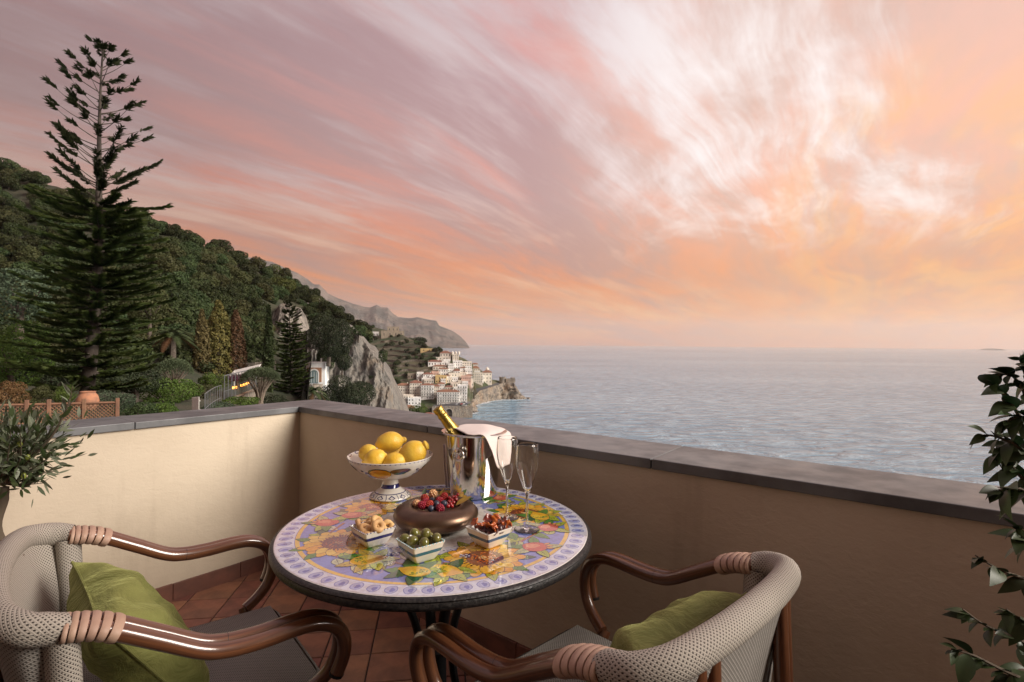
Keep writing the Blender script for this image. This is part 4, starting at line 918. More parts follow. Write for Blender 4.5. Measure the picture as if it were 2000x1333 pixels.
# the house the terrace belongs to, behind the viewer
fa = thing('hotel_facade', 'ochre hotel facade with a glazed door opening onto the terrace', 'building', (0, -1.9, 0), RAD(7))
m = MB(); m.box((0, .3, 3.4), (9.5, .4, 7)); m.build('wall', M_PLASTER, fa, False)
sw = MB(); sw.prism([ab(4.2, -.28), ab(4.45, -.28), ab(4.45, 4.5), ab(4.2, 4.5)], -.3, .95); sw.v = [tuple(Matrix.Rotation(RAD(-7), 3, 'Z') @ (Vector(v) - Vector((0, -1.9, 0)))) for v in sw.v]; sw.build('added_side_wall', M_PLASTER, fa, False)  # unseen wall added to dim the right parapet, kept low to let sun pass
m = MB(); m.box((-.8, .53, 1.1), (1.5, .06, 2.2), b=.01); dr_ = m.build('door', M_PANE, fa, False)
for x in (-1.58, -.8, -.02): m = MB(); m.box((x, .57, 1.12), (.07, .07, 2.24)); m.build('door_frame', M_FRAME, dr_, False)

# ================================================================== FURNITURE
def uvmat(name, build_):
    mt = bpy.data.materials.new(name); mt.use_nodes = True; b = NB(mt.node_tree); build_(b, mt.node_tree.nodes['Principled BSDF'], b.n('ShaderNodeTexCoord').outputs['UV']); return mt
def weave_(p, c_, dark, q=1.0):
    def f(b, bs, uv):
        s_ = b.n('ShaderNodeSeparateXYZ', {0: uv}).outputs; u = b.m('MULTIPLY', s_[0], math.pi / p); v = b.m('MULTIPLY', s_[1], math.pi / (p * q))
        cc = b.m('MULTIPLY', b.m('COSINE', u), b.m('COSINE', v)); hole = b.smooth(cc, .42, .66)
        dl = b.m('ABSOLUTE', b.m('SINE', b.m('MULTIPLY', b.m('ADD', u, v), 1.0))); dl2 = b.m('ABSOLUTE', b.m('SINE', b.m('SUBTRACT', u, v)))
        thr = b.m('MULTIPLY', b.m('ADD', dl, dl2), .5)
        col = b.mix(b.m('MULTIPLY', thr, .5), c_, tuple(x * .62 for x in c_)); col = b.mix(b.m('MULTIPLY', b.noise(uv, 30, 4), .35), col, tuple(x * .7 for x in c_))
        b.put(bs.inputs['Base Color'], b.mix(hole, col, dark)); bs.inputs['Roughness'].default_value = .75
        h = b.m('SUBTRACT', b.m('MULTIPLY', thr, -.5), b.m('MULTIPLY', hole, 1.6))
        b.put(bs.inputs['Normal'], b.n('ShaderNodeBump', {'Strength': .8, 'Distance': .0016, 'Height': h}).outputs[0])
    return f
M_WEAVE = uvmat('woven_cord', weave_(.0043, (.50, .455, .39), (.03, .022, .017)))
M_WEAVE2 = uvmat('woven_seat', weave_(.0044, (.36, .335, .30), (.05, .042, .035)))
def wood_(b, bs, uv):
    st = b.noise(b.vm('MULTIPLY', uv, (3, 110, 1)), 1.0, 6, .65, .4); st2 = b.noise(b.vm('MULTIPLY', uv, (9, 420, 1)), 1.0, 3, .6)
    c_ = b.mix(b.smooth(st, .35, .65), (.10, .038, .018), (.185, .072, .031)); c_ = b.mix(b.m('MULTIPLY', b.smooth(st2, .5, .7), .55), c_, (.045, .018, .011))
    b.put(bs.inputs['Base Color'], c_); bs.inputs['Roughness'].default_value = .28; bs.inputs['Coat Weight'].default_value = 1.0; bs.inputs['Coat Roughness'].default_value = .09
M_CANE = uvmat('varnished_cane', wood_)
M_LEATH = pm('tan_leather', (.50, .335, .25), .55, var=((.42, .27, .195), 30, .25), bump=(180, .2, .001), obvar=.15)
M_RUBBER = pm('black_rubber', (.012, .012, .012), .6)
def armchair(label, loc, rz):
    e = thing('armchair', label, 'chair', (*loc, 0), rz, 'terrace armchairs')
    # woven back roll
    rc = catmull([(.302, -.205, .762), (.306, -.230, .767), (.297, -.265, .775), (.246, -.302, .786), (.13, -.322, .793), (0, -.328, .795)], 6)
    rc = rc + [Vector((-p.x, p.y, p.z)) for p in rc[-2::-1]]
    nr = len(rc); tp = [min(1, .15 + .85 * min(i, nr - 1 - i) / 7) for i in range(nr)]
    m = MB(); m.tube(rc, [.034 - .007 * t for t in tp], 18, ry=[.023 + .007 * t for t in tp]); m.build('back_roll', M_WEAVE, e, angle=60)
    # woven back panel, inside and out
    for nm, off, mat_ in (('back_panel', 0, M_WEAVE), ('back_panel', -.030, M_WEAVE2)):
        rows = []; seg = rc[2:-2]
        for i in range(11):
            t = i / 10; rows.append([(p.x * (1 - .16 * t), (p.y + .016) * (1 - t) + (p.y * .45 - .105) * t + .012 * math.sin(math.pi * t) + off, (p.z - .012) * (1 - t) + .405 * t) for p in seg])
        m = MB(); m.grid(rows); m.build(nm, mat_, e)
    for s in (-1, 1):
        m = MB(); m.tube(catmull([(s * .300, -.212, .755), (s * .294, -.205, .62), (s * .272, -.20, .50), (s * .25, -.195, .40)], 4), [.032] * 13, 14, ry=.026); m.build('side_post', M_WEAVE, e, angle=60)
        path = [(.301, -.212, .761), (.304, -.150, .745), (.309, -.06, .694), (.313, .015, .650), (.316, .065, .636), (.319, .13, .633), (.320, .20, .636), (.320, .250, .632), (.318, .292, .612), (.316, .315, .578), (.313, .318, .535), (.308, .302, .488), (.300, .272, .455), (.288, .230, .430)]
        for k_, dx in enumerate((-.0166, .0166)):
            pp = path if k_ == 0 else path[:-2]
            pts = catmull([(s * (x + dx), y, z + (.003 if k_ == 0 else 0)) for x, y, z in pp], 6)
            m = MB(); m.tube(pts, .0170, 16); ar_ = m.build('arm_tube', M_CANE, e, angle=60)
            m = MB(); q = pts[24 + 26 * k_]; q2 = pts[25 + 26 * k_]; m.tube([q, q + (q2 - q) * .12], 0.01712, 16, cap=False); m.build('joint_line', M_RUBBER, ar_)
            if k_ == 1: m = MB(); q = pts[-1]; t_ = (pts[-1] - pts[-2]).normalized(); m.tube([q - t_ * .002, q + t_ * .006], [.0187, .016], 14); m.build('end_cap', M_RUBBER, ar_)
        wp = catmull([(s * x, y, z) for x, y, z in path[:4]], 24)
        for k_ in range(6):
            i0 = 2 + k_ * 5; c_ = wp[i0:i0 + 5]
            if len(c_) < 5: break
            m = MB(); m.tube(c_, [.0402, .0414, .0417, .0414, .0402], 20, cap=True, ry=[.0226, .0237, .0240, .0237, .0226]); m.build('leather_band', M_LEATH, e, angle=70)
        m = MB(); m.tube(catmull([(s * .190, -.310, .765), (s * .197, -.318, .5), (s * .215, -.322, .25), (s * .228, -.335, 0)], 4), .0165, 12); m.build('rear_leg', M_CANE, e, angle=60)
        m = MB(); m.tube(catmull([(s * .153, -.317, .765), (s * .160, -.326, .5), (s * .18, -.330, .25), (s * .193, -.340, 0)], 4), .0165, 12); m.build('rear_leg', M_CANE, e, angle=60)
        m = MB(); m.tube(catmull([(s * .288, .230, .430), (s * .27, .236, .38), (s * .262, .255, .2), (s * .268, .272, 0)], 4), .0182, 12); m.build('front_leg', M_CANE, e, angle=60)
        m = MB(); m.tube([(s * .245, -.24, .40), (s * .262, .235, .40)], .015, 10); m.build('seat_rail', M_CANE, e)
    def rsq(hx, y0, y1, r_, z, taper=.0, n=6):
        out = []
        for cx_, cy_, a0 in ((hx * (1 - taper) - r_, y1 - r_, 0), (-hx * (1 - taper) + r_, y1 - r_, 90), (-hx + r_, y0 + r_, 180), (hx - r_, y0 + r_, 270)):
            for i in range(n + 1): a = RAD(a0 + 90 * i / n); out.append((cx_ + r_ * math.cos(a), cy_ + r_ * math.sin(a), z))
        return out
    m = MB(); m.grid([rsq(.25, -.25, .298, .05, .395, .06), rsq(.265, -.26, .312, .055, .408, .06), rsq(.265, -.26, .312, .055, .425, .06), rsq(.252, -.25, .300, .05, .437, .06)], cv=True, flip=True)
    n_ = 20; m.grid([[(x * (.25 - .015 * (y + .25) / .55), y, .437 - .012 * (1 - (x) ** 2) * (1 - ((y - .025) / .28) ** 2)) for y in np.linspace(-.245, .296, n_)] for x in np.linspace(-1, 1, n_)], flip=True)
    m.build('seat', M_WEAVE2, e); return e
ch1 = armchair('woven armchair with cane arms left of the table beside the olive tree', (-.862, 1.349), RAD(-50.8))
ch2 = armchair('woven armchair with cane arms before the seaward parapet', (.239, 1.238), RAD(43.3))
# velvet cushions
def velvet_(b, bs, uv):
    tc = b.n('ShaderNodeTexCoord').outputs['Object']; n1 = b.noise(tc, 9, 5, .6, .6)
    b.put(bs.inputs['Base Color'], b.mix(b.smooth(n1, .35, .65), (.115, .125, .024), (.20, .21, .055))); bs.inputs['Roughness'].default_value = .8
    bs.inputs['Sheen Weight'].default_value = .6; bs.inputs['Sheen Roughness'].default_value = .35; bs.inputs['Sheen Tint'].default_value = (.75, .8, .3, 1)
    b.put(bs.inputs['Normal'], b.n('ShaderNodeBump', {'Strength': .55, 'Distance': .03, 'Height': b.noise(tc, 9, 6, .6, 1.6)}).outputs[0])
M_VELVET = uvmat('green_velvet', velvet_)
def cushion(label, par_, loc, rot, seed, size=.215):
    e = thing('cushion', label, 'cushion', (0, 0, 0), 0, 'green velvet cushions'); n = 34; m = MB(); edge = None
    def pt(i, j, sg):
        u, v = -1 + 2 * i / (n - 1), -1 + 2 * j / (n - 1); fu, fv = 1 - u ** 4, 1 - v ** 4
        x = u * size * (1 - .085 * (1 - v * v)); y = v * size * (1 - .085 * (1 - u * u)); h = .082 * (max(fu, 0) * max(fv, 0)) ** .55
        w_ = mnoise.noise(Vector((u * 2.1 + seed, v * 2.1, sg * 3))) * .018 + mnoise.noise(Vector((u * 4.5 + seed, v * 4.5, sg * 3))) * .007
        h += w_ * min(1, 4 * fu * fv) + .012 * math.sin(6 * (u * v) + seed) * abs(u * v) * fu * fv
        return (x, y, sg * h)
    m.grid([[pt(i, j, 1) for j in range(n)] for i in range(n)]); m.grid([[pt(i, j, -1) for j in range(n)] for i in range(n)], flip=True)
    m.build('cover', M_VELVET, e, angle=80)
    ed = [pt(i, 0, 0) for i in range(n)] + [pt(n - 1, j, 0) for j in range(n)] + [pt(i, n - 1, 0) for i in range(n - 1, -1, -1)] + [pt(0, j, 0) for j in range(n - 1, -1, -1)]
    m = MB(); m.tube(ed, .0035, 6, cap=False); m.build('piping', M_VELVET, e)
    e.matrix_world = Matrix.Translation(par_.location) @ Matrix.Rotation(par_.rotation_euler.z, 4, 'Z') @ Matrix.Translation(loc) @ Matrix.Rotation(RAD(rot[2]), 4, 'Z') @ Matrix.Rotation(RAD(rot[0]), 4, 'X') @ Matrix.Rotation(RAD(rot[1]), 4, 'Z')
    return e
cushion('green velvet cushion propped in the armchair by the olive tree', ch1, (.0, -.075, .562), (-56, 3, 5), 1.0, .190)
cushion('green velvet cushion half hidden behind the back of the seaward armchair', ch2, (.02, -.105, .572), (-54, -3, -4), 5.0, .19)

# ---- table
TX, TY, TR, TZ = -.2219, 1.5862, .45, .75
tb = thing('round_table', 'round bistro table with hand-painted ceramic top of sunflowers and lemons', 'table', (TX, TY, 0))
M_LAVA = pm('black_lava_stone', (.008, .008, .009), .40, var=((.035, .032, .03), 160, .10), bump=(90, .8, .003), rvar=.3)
m = MB(); m.lathe([(.01, .712), (.40, .712), (.445, .714), (.457, .720), (.4615, .730), (.458, .738), (.4605, .742), (.4575, .7465), (.451, .7482), (.2, .7482)], 128); m.build('stone_slab', M_LAVA, tb, angle=50)
def glaze_(nm, attr, col=None, rough=.07):
    mt = bpy.data.materials.new(nm); mt.use_nodes = True; b = NB(mt.node_tree); bs = mt.node_tree.nodes['Principled BSDF']
    tc = b.n('ShaderNodeTexCoord').outputs['Object']; c_ = b.n('ShaderNodeAttribute', attribute_name='Col').outputs[0] if attr else (*col, 1)
    n1 = b.noise(tc, 55, 5, .6, 1.0); n2 = b.noise(b.vm('MULTIPLY', tc, (1, 3, 1)), 170, 4, .6)
    c_ = b.mix(b.m('MULTIPLY', b.smooth(n1, .40, .66), .42), c_, (.55, .42, .30), 'MULTIPLY') if attr else c_
    if attr: c_ = b.mix(b.m('MULTIPLY', b.smooth(n2, .55, .75), .16), c_, (.92, .90, .80))
    b.put(bs.inputs['Base Color'], c_); bs.inputs['Roughness'].default_value = rough; bs.inputs['IOR'].default_value = 1.7
    bs.inputs['Coat Weight'].default_value = 1; bs.inputs['Coat Roughness'].default_value = .03; bs.inputs['Coat IOR'].default_value = 2.3
    b.put(bs.inputs['Normal'], b.n('ShaderNodeBump', {'Strength': .04, 'Distance': .002, 'Height': b.noise(tc, 14, 3)}).outputs[0]); return mt
M_GLAZE = pm('white_glaze', (.78, .75, .69), .22, var=((.72, .68, .61), 30, .25), coat=.25, coat_rough=.06); M_PAINT = glaze_('painted_glaze', True)
m = MB(); m.lathe([(.4485, .7483), (.4495, .7490), (.4480, .7498), (.40, .75), (.2, .75), (.001, .75)], 128); m.build('ceramic_top', glaze_('top_glaze', False, (.84, .82, .76)), tb, angle=60)
class Paint:
    def __init__(s): s.m = MB(); s.m.usecol = True; s.k = 0; s.sub = False; s.j = 0; s.up = True
    def poly(s, pts, col, up=True):
        if s.sub: s.j = (s.j + 1) % 12
        elif up: s.k += 1
        z = .7502 + (s.k + (s.j + 1 if s.sub else 0)) * .0000007; n = len(pts); c_ = Vector((sum(p[0] for p in pts) / n, sum(p[1] for p in pts) / n)); s.m.c = col
        ar_ = sum(pts[i][0] * pts[(i + 1) % n][1] - pts[(i + 1) % n][0] * pts[i][1] for i in range(n))
        if ar_ < 0: pts = pts[::-1]
        s.m.add([(c_.x, c_.y, z)] + [(p[0], p[1], z) for p in pts], [(0, 1 + i, 1 + (i + 1) % n) for i in range(n)])
    def dots(s, on):
        if not on: s.k += 13
        s.sub = on
    def blob(s, c_, a, rx, ry, col, wob=.04, n=26, line=.0016, tip=0, lc=(.02, .02, .05)):
        ca_, sa_ = math.cos(a), math.sin(a); ph = rnd.random() * 6; P1, P2 = [], []
        for i in range(n):
            t = 6.2832 * i / n; w_ = 1 + wob * math.sin(3 * t + ph) + wob * .6 * math.sin(5 * t + 2 * ph); x = math.cos(t); y = math.sin(t) * (1 - tip * max(0, x) ** 2)
            if tip and x > .93: x = 1.12
            for P, g in ((P1, line), (P2, 0)):
                X, Y = x * (rx * w_ + g), y * (ry * w_ + g); P.append((c_[0] + X * ca_ - Y * sa_, c_[1] + X * sa_ + Y * ca_))
        if line: s.poly(P1, lc)
        s.poly(P2, col)
    def leaf(s, c_, a, ln, wd, col, vein=True, line=.0014, lc=(.02, .035, .06), rag=.0):
        ca_, sa_ = math.cos(a), math.sin(a); P1, P2 = [], []; n = 12
        for sg in (1, -1):
            rg = range(n + 1) if sg > 0 else range(n - 1, 0, -1)
            for i in rg:
                t = i / n; y = sg * wd * math.sin(math.pi * t ** .8) * (1 + rag * math.sin(i * 2.9)); x = (t - .5) * ln * 2
                for P, g in ((P1, line), (P2, 0)):
                    Y = y + sg * g * (1 if 0 < i < n else 0); X = x * (1 + g / ln); P.append((c_[0] + X * ca_ - Y * sa_, c_[1] + X * sa_ + Y * ca_))
        s.poly(P1, lc); s.poly(P2, col)
        if vein:
            s.k += 1; s.up = False
            for g in ((-.8, 0), ): s.stroke([(c_[0] - ca_ * ln * .85, c_[1] - sa_ * ln * .85), (c_[0] + ca_ * ln * .8, c_[1] + sa_ * ln * .8)], .0008, lc)
            for t in (-.45, -.1, .25):
                for sg in (-1, 1):
                    x0, x1, y1 = t * ln, t * ln + .25 * ln, sg * wd * .62; s.stroke([(c_[0] + x0 * ca_, c_[1] + x0 * sa_), (c_[0] + x1 * ca_ - y1 * sa_, c_[1] + x1 * sa_ + y1 * ca_)], .0005, lc)
            s.up = True
    def stroke(s, pts, w_, col):
        a, b_ = Vector(pts[0]), Vector(pts[-1]); d_ = (b_ - a); nn = Vector((-d_.y, d_.x)).normalized() * w_
        s.poly([a + nn, a - nn, b_ - nn * .5, b_ + nn * .5], col, s.up); 
    def ring(s, r0, r1, col, n=160):
        s.k += 1; z = .7502 + s.k * .0000007; s.m.c = col
        V = []; 
        for i in range(n): a = 6.28319 * i / n; V += [(r0 * math.cos(a), r0 * math.sin(a), z), (r1 * math.cos(a), r1 * math.sin(a), z)]
        s.m.add(V, [(2 * i, 2 * i + 1, (2 * i + 3) % (2 * n), (2 * i + 2) % (2 * n)) for i in range(n)])
pt_ = Paint(); BLUE, DBLUE, LBLUE, YEL, ORG = (.22, .28, .66), (.015, .02, .16), (.42, .47, .74), (.86, .50, .035), (.62, .17, .015)  # ground blue lightened: the washed look of sky reflection is put into the paint
GRN, LGRN, DGRN, WHT = (.09, .30, .02), (.42, .52, .03), (.02, .13, .025), (.84, .82, .76)
pt_.ring(.396, .4475, (.72, .77, .90)); pt_.ring(.4435, .4478, (.70, .70, .78)); pt_.ring(.205, .384, BLUE); pt_.ring(.384, .396, (.86, .58, .10)); pt_.ring(.3955, .3970, (.10, .12, .42))
def TP(px, py): q = atz(px, py, TZ); return (q.x - TX, q.y - TY)
for i in range(64):                                       # scalloped border with ovals
    a = 6.28319 * i / 64; c_ = (.421 * math.cos(a), .421 * math.sin(a)); pt_.blob(c_, a, .0165, .0135, LBLUE, .06, 14, .0018, lc=(.16, .20, .52)); pt_.blob((.4225 * math.cos(a + .006), .4225 * math.sin(a + .006)), a, .0095, .0062, (.14, .18, .52), .15, 12, 0)
for i in range(46):                                       # white centre breaks raggedly into the blue
    a = 6.28319 * i / 46 + rnd.uniform(-.05, .05); r_ = .203 + rnd.uniform(-.012, .02); pt_.blob((r_ * math.cos(a), r_ * math.sin(a)), a, .016, .013, (.66, .66, .72), .2, 12, 0)
pt_.dots(True)
for i in range(80):
    a = rnd.random() * 6.283; r_ = rnd.uniform(.18, .215); pt_.blob((r_ * math.cos(a), r_ * math.sin(a)), rnd.random() * 6, rnd.uniform(.003, .008), rnd.uniform(.0015, .004), rnd.choice([(.20, .24, .55), (.4, .42, .66), (.10, .12, .40)]), .2, 9, 0)
pt_.dots(False); pt_.ring(.001, .180, WHT)
for i in range(104):
    a = 6.28319 * i / 52 + rnd.uniform(-.05, .05); r_ = rnd.uniform(.215, .362); pt_.leaf((r_ * math.cos(a), r_ * math.sin(a)), rnd.random() * 6.28, rnd.uniform(.022, .036), rnd.uniform(.010, .017), rnd.choice([GRN, LGRN, LGRN, DGRN, (.55, .60, .30), (.62, .66, .42), (.70, .72, .55), (.45, .52, .12)]), rag=.08)
for i in range(14):                                       # reddish twigs
    a = 6.28319 * i / 14 + .2; r_ = .30; c_ = Vector((r_ * math.cos(a), r_ * math.sin(a))); d_ = Vector((math.cos(a + 1.2), math.sin(a + 1.2))) * .07; pt_.stroke([c_ - d_, c_ + d_], .0045, (.40, .14, .06))
def sunflower(c_, R_):
    n = 14; a0 = rnd.random()
    for ring_, k_ in ((1.0, n), (.84, n)):
        for i in range(k_):
            a = a0 + 6.28319 * (i + (.5 if ring_ < 1 else 0)) / k_ + rnd.uniform(-.05, .05); L = R_ * ring_ * rnd.uniform(.92, 1.05); w_ = R_ * .185; q = (c_[0] + math.cos(a) * L * .70, c_[1] + math.sin(a) * L * .70)
            pt_.blob(q, a, L * .335, w_ * .88, rnd.choice([YEL, (.88, .56, .05), (.90, .62, .10), (.84, .40, .02)]), .03, 16, .0015, 0, (.05, .03, .02))
    pt_.dots(True)
    for i in range(60):
        a = rnd.random() * 6.283; r_ = R_ * rnd.uniform(.38, .56); pt_.blob((c_[0] + r_ * math.cos(a), c_[1] + r_ * math.sin(a)), a, R_ * .07, R_ * .022, rnd.choice([(.16, .035, .01), (.25, .06, .01), (.11, .03, .015)]), .2, 8, 0)
    pt_.dots(False); pt_.blob(c_, 0, R_ * .46, R_ * .46, (.20, .045, .012), .03, 30, 0); pt_.dots(True)
    for i in range(150):
        a = rnd.random() * 6.283; q = rnd.random() ** .6; r_ = R_ * .47 * q; pt_.blob((c_[0] + r_ * math.cos(a), c_[1] + r_ * math.sin(a)), rnd.random() * 6, R_ * .03, R_ * .018, (rnd.choice([(.70, .16, .01), (.60, .10, .01), (.80, .28, .03)]) if q < .72 else rnd.choice([(.42, .08, .01), (.13, .03, .01)])), .2, 7, 0)
    pt_.dots(False); pt_.dots(True)
    for i in range(24):
        a = rnd.random() * 6.283; r_ = R_ * .13 * rnd.random(); pt_.blob((c_[0] + r_ * math.cos(a), c_[1] + r_ * math.sin(a)), rnd.random() * 6, R_ * .03, R_ * .018, (.85, .58, .25), .2, 7, 0)
    pt_.dots(False)
def lemon_p(c_, a, L):
    pt_.blob(c_, a, L, L * .68, YEL, .02, 28, .0018, .35, (.03, .04, .02))
    pt_.blob((c_[0] + .012 * math.cos(a + 2), c_[1] + .012 * math.sin(a + 2)), a, L * .6, L * .38, (.90, .62, .05), .05, 20, 0)
    pt_.dots(True)
    for i in range(34):
        b_ = rnd.uniform(1.4, 4.4) + a; r_ = rnd.uniform(.35, .9); pt_.blob((c_[0] + math.cos(b_) * L * r_ * .85, c_[1] + math.sin(b_) * L * r_ * .58), rnd.random() * 6, .0035, .002, rnd.choice([(.35, .42, .03), (.20, .30, .03)]), .2, 7, 0)
    pt_.dots(False)
def pome(c_, a, R_):
    pt_.blob(c_, a, R_, R_ * .86, (.60, .10, .05), .04, 26, .0018)
    pt_.blob((c_[0] - .008, c_[1] + .006), a, R_ * .55, R_ * .4, (.78, .30, .16), .1, 18, 0)
    for k_ in (-.4, 0, .4): pt_.leaf((c_[0] + math.cos(a + k_) * R_ * 1.1, c_[1] + math.sin(a + k_) * R_ * 1.1), a + k_, .010, .005, (.75, .35, .10), False)
for px, py, R_ in ((957, 1098, .104), (640, 1064, .098), (1040, 1001, .098), (705, 985, .09), (880, 957, .09)):
    c_ = Vector(TP(px, py)); c_ = c_.normalized() * min(max(c_.length, .275), .288)
    for k_ in range(9): a = k_ * .7 + rnd.random() * .3; pt_.leaf((c_.x + math.cos(a) * R_ * 1.0, c_.y + math.sin(a) * R_ * 1.0), a, .030, .014, rnd.choice([GRN, LGRN, DGRN]), rag=.08)
    sunflower(c_, R_)
for px, py, a, L in ((718, 1094, .4, .044), (862, 1124, -.2, .050), (805, 1128, 2.8, .040), (1100, 1005, 2, .04), (775, 965, 1, .04)):
    c_ = Vector(TP(px, py)); c_ = c_.normalized() * min(max(c_.length, .24), .325)
    for k_ in range(7): b_ = k_ * .9 + rnd.random() * .4; pt_.leaf((c_.x + math.cos(b_) * L * 1.1, c_.y + math.sin(b_) * L * 1.0), b_ + rnd.uniform(-.5, .5), .034, .016, rnd.choice([GRN, LGRN, LGRN, DGRN, (.60, .46, .04)]), rag=.1)
    lemon_p(c_, a, L)
for px, py, a, R_ in ((605, 1021, 3, .036), (690, 1007, .3, .034), (1068, 1074, .2, .036), (1108, 1032, 1, .034), (985, 970, 1.5, .03)):
    c_ = Vector(TP(px, py)); c_ = c_.normalized() * min(max(c_.length, .25), .335)
    for k_ in range(5): b_ = k_ * 1.25 + rnd.random(); pt_.leaf((c_.x + math.cos(b_) * R_ * 1.25, c_.y + math.sin(b_) * R_ * 1.25), b_, .032, .014, rnd.choice([GRN, LGRN, (.5, .55, .25)]), rag=.1)
    pome(c_, a, R_)
for i in range(3):                                        # little chequered flowers
    c_ = Vector(TP(*((908, 1087), (770, 1083), (1000, 985))[i])); 
    for k_ in range(12): pt_.blob((c_.x + (k_ % 4 - 1.5) * .007, c_.y + (k_ // 4 - 1) * .007), 0, .0034, .0034, [(.75, .78, .85), (.02, .03, .20)][(k_ % 4 + k_ // 4) % 2], .05, 7, 0)
pt_.m.build('painted_decoration', M_PAINT, tb, smooth=False)
M_BLK = pm('black_iron', (.012, .012, .013), .38, .4, bump=(40, .2, .002))
for k_ in range(4):
    a = RAD(25 + 90 * k_); d_ = Vector((math.cos(a), math.sin(a), 0)); m = MB()
    m.tube(catmull([d_ * .17 + Vector((0, 0, .712)), d_ * .135 + Vector((0, 0, .62)), d_ * .075 + Vector((0, 0, .50)), d_ * .05 + Vector((0, 0, .38)), d_ * .075 + Vector((0, 0, .22)), d_ * .17 + Vector((0, 0, .07)), d_ * .26 + Vector((0, 0, .012))], 5), .0165, 10, ry=.012); m.build('leg', M_BLK, tb)
m = MB(); m.tube([(.058 * math.cos(t), .058 * math.sin(t), .40) for t in np.linspace(0, 6.2832, 25)], .013, 8, cap=False); m.build('tie_ring', M_BLK, tb)
m = MB(); m.tube([(.125 * math.cos(t), .125 * math.sin(t), .135) for t in np.linspace(0, 6.2832, 33)], .009, 8, cap=False); m.build('tie_ring', M_BLK, tb)
m = MB(); m.lathe([(.01, .700), (.21, .700), (.215, .704), (.215, .7115), (.01, .7115)], 40); m.build('support_plate', M_BLK, tb)

# ---- potted olive tree
def leafmesh(nm, ln, wd, mat, fold=.25, droop=.15, n=6):
    rows = []
    for i in range(n + 1):
        t = i / n; w_ = wd / 2 * math.sin(math.pi * min(1, max(0, t)) ** .85) + .0004; z = -droop * ln * t * t
        rows.append([(ln * t, -w_, z + w_ * fold), (ln * t, 0, z), (ln * t, w_, z + w_ * fold)])
    m = MB(); m.grid(rows, flip=True); return m.mesh(nm, mat, True, angle=80)
def leafmat(nm, top, under, rough, spec):
    mt = bpy.data.materials.new(nm); mt.use_nodes = True; nt = mt.node_tree; b = NB(nt); bs = nt.nodes['Principled BSDF']
    ge = b.n('ShaderNodeNewGeometry'); rn = b.n('ShaderNodeObjectInfo').outputs['Random']; c_ = b.mix(ge.outputs['Backfacing'], top, under)
    c_ = b.n('ShaderNodeHueSaturation', {'Hue': b.m('ADD', .47, b.m('MULTIPLY', rn, .05)), 'Saturation': 1.0, 'Value': b.m('ADD', .6, b.m('MULTIPLY', rn, .9)), 'Color': c_}).outputs[0]
    b.put(bs.inputs['Base Color'], c_); bs.inputs['Roughness'].default_value = rough; bs.inputs['Specular IOR Level'].default_value = spec
    tr = b.n('ShaderNodeBsdfTranslucent', {'Color': c_}); mx = b.n('ShaderNodeMixShader', {0: .22, 1: bs.outputs[0], 2: tr.outputs[0]}); nt.links.new(mx.outputs[0], nt.nodes['Material Output'].inputs[0]); return mt
M_OLEAF = leafmat('olive_leaf', (.055, .085, .03), (.17, .20, .13), .45, .5); M_GLOSS = leafmat('glossy_leaf', (.012, .026, .010), (.045, .07, .025), .42, .4)
M_TWIG = pm('twig_bark', (.10, .075, .05), .85, bump=(120, .4, .002))
def place(me, name, parent, p, d, roll, s):
    d = Vector(d).normalized(); q = d.to_track_quat('X', 'Z'); o = bpy.data.objects.new(name, me); COL.objects.link(o); o.parent = parent
    o.matrix_local = Matrix.Translation(p) @ q.to_matrix().to_4x4() @ Matrix.Rotation(roll, 4, 'X') @ Matrix.Diagonal((s, s, s, 1)); return o
def pot(e, r0, r1, h, mat, z0=0):
    m = MB(); m.lathe([(.01, z0), (r0, z0), (r0 * 1.02, z0 + .01), (r1 * .97, z0 + h * .86), (r1 * 1.06, z0 + h * .87), (r1 * 1.08, z0 + h * .98), (r1 * 1.04, z0 + h), (r1 * .95, z0 + h), (r1 * .93, z0 + h * .9), (.01, z0 + h * .9)], 40); return m.build('pot', mat, e)
OB = Vector((at(2, 960, 1.9).x, 1.9, 0)); e = thing('olive_tree', 'small potted olive tree beside the left armchair', 'tree', OB)
pot(e, .15, .21, .42, M_TERRA)
OP = lambda px, py, dd=0: at(px, py, 1.9 + dd) - OB
m = MB(); m.tube(catmull([(.0, 0, .36), (.012, .01, .50), (-.012, -.005, .62), (.008, 0, .72), OP(8, 952)], 5), [.019] * 8 + [.017] * 8 + [.015] * 5, 10); m.build('trunk', M_TWIG, e)
OL = [leafmesh('leaf', .050, .0125, M_OLEAF, .3, .10), leafmesh('leaf', .040, .0105, M_OLEAF, .5, .25), leafmesh('leaf', .056, .012, M_OLEAF, .2, -.1)]
tw_ends = [(108, 862, 0), (128, 815, .02), (60, 800, .05), (95, 830, -.05), (35, 790, -.03), (10, 800, .06), (88, 905, .0), (70, 890, -.08), (100, 925, .03), (52, 930, -.04), (30, 905, .1), (20, 860, -.12), (60, 850, .12), (-15, 830, 0), (-40, 870, .04), (-50, 830, -.05), (80, 868, .06), (112, 890, -.03), (45, 830, -.1), (5, 925, -.08), (75, 945, .02), (-20, 920, .05), (25, 940, .05), (118, 845, .05), (40, 872, .0), (90, 800, .04), (62, 915, .1), (15, 835, .1), (-30, 800, 0), (48, 960, -.03), (100, 945, -.01), (70, 825, -.02)]
tw_ends = [(14 + (x - 14) * .82, 940 + (y - 940) * .9, d_) for x, y, d_ in tw_ends]; c0 = OP(14, 945)
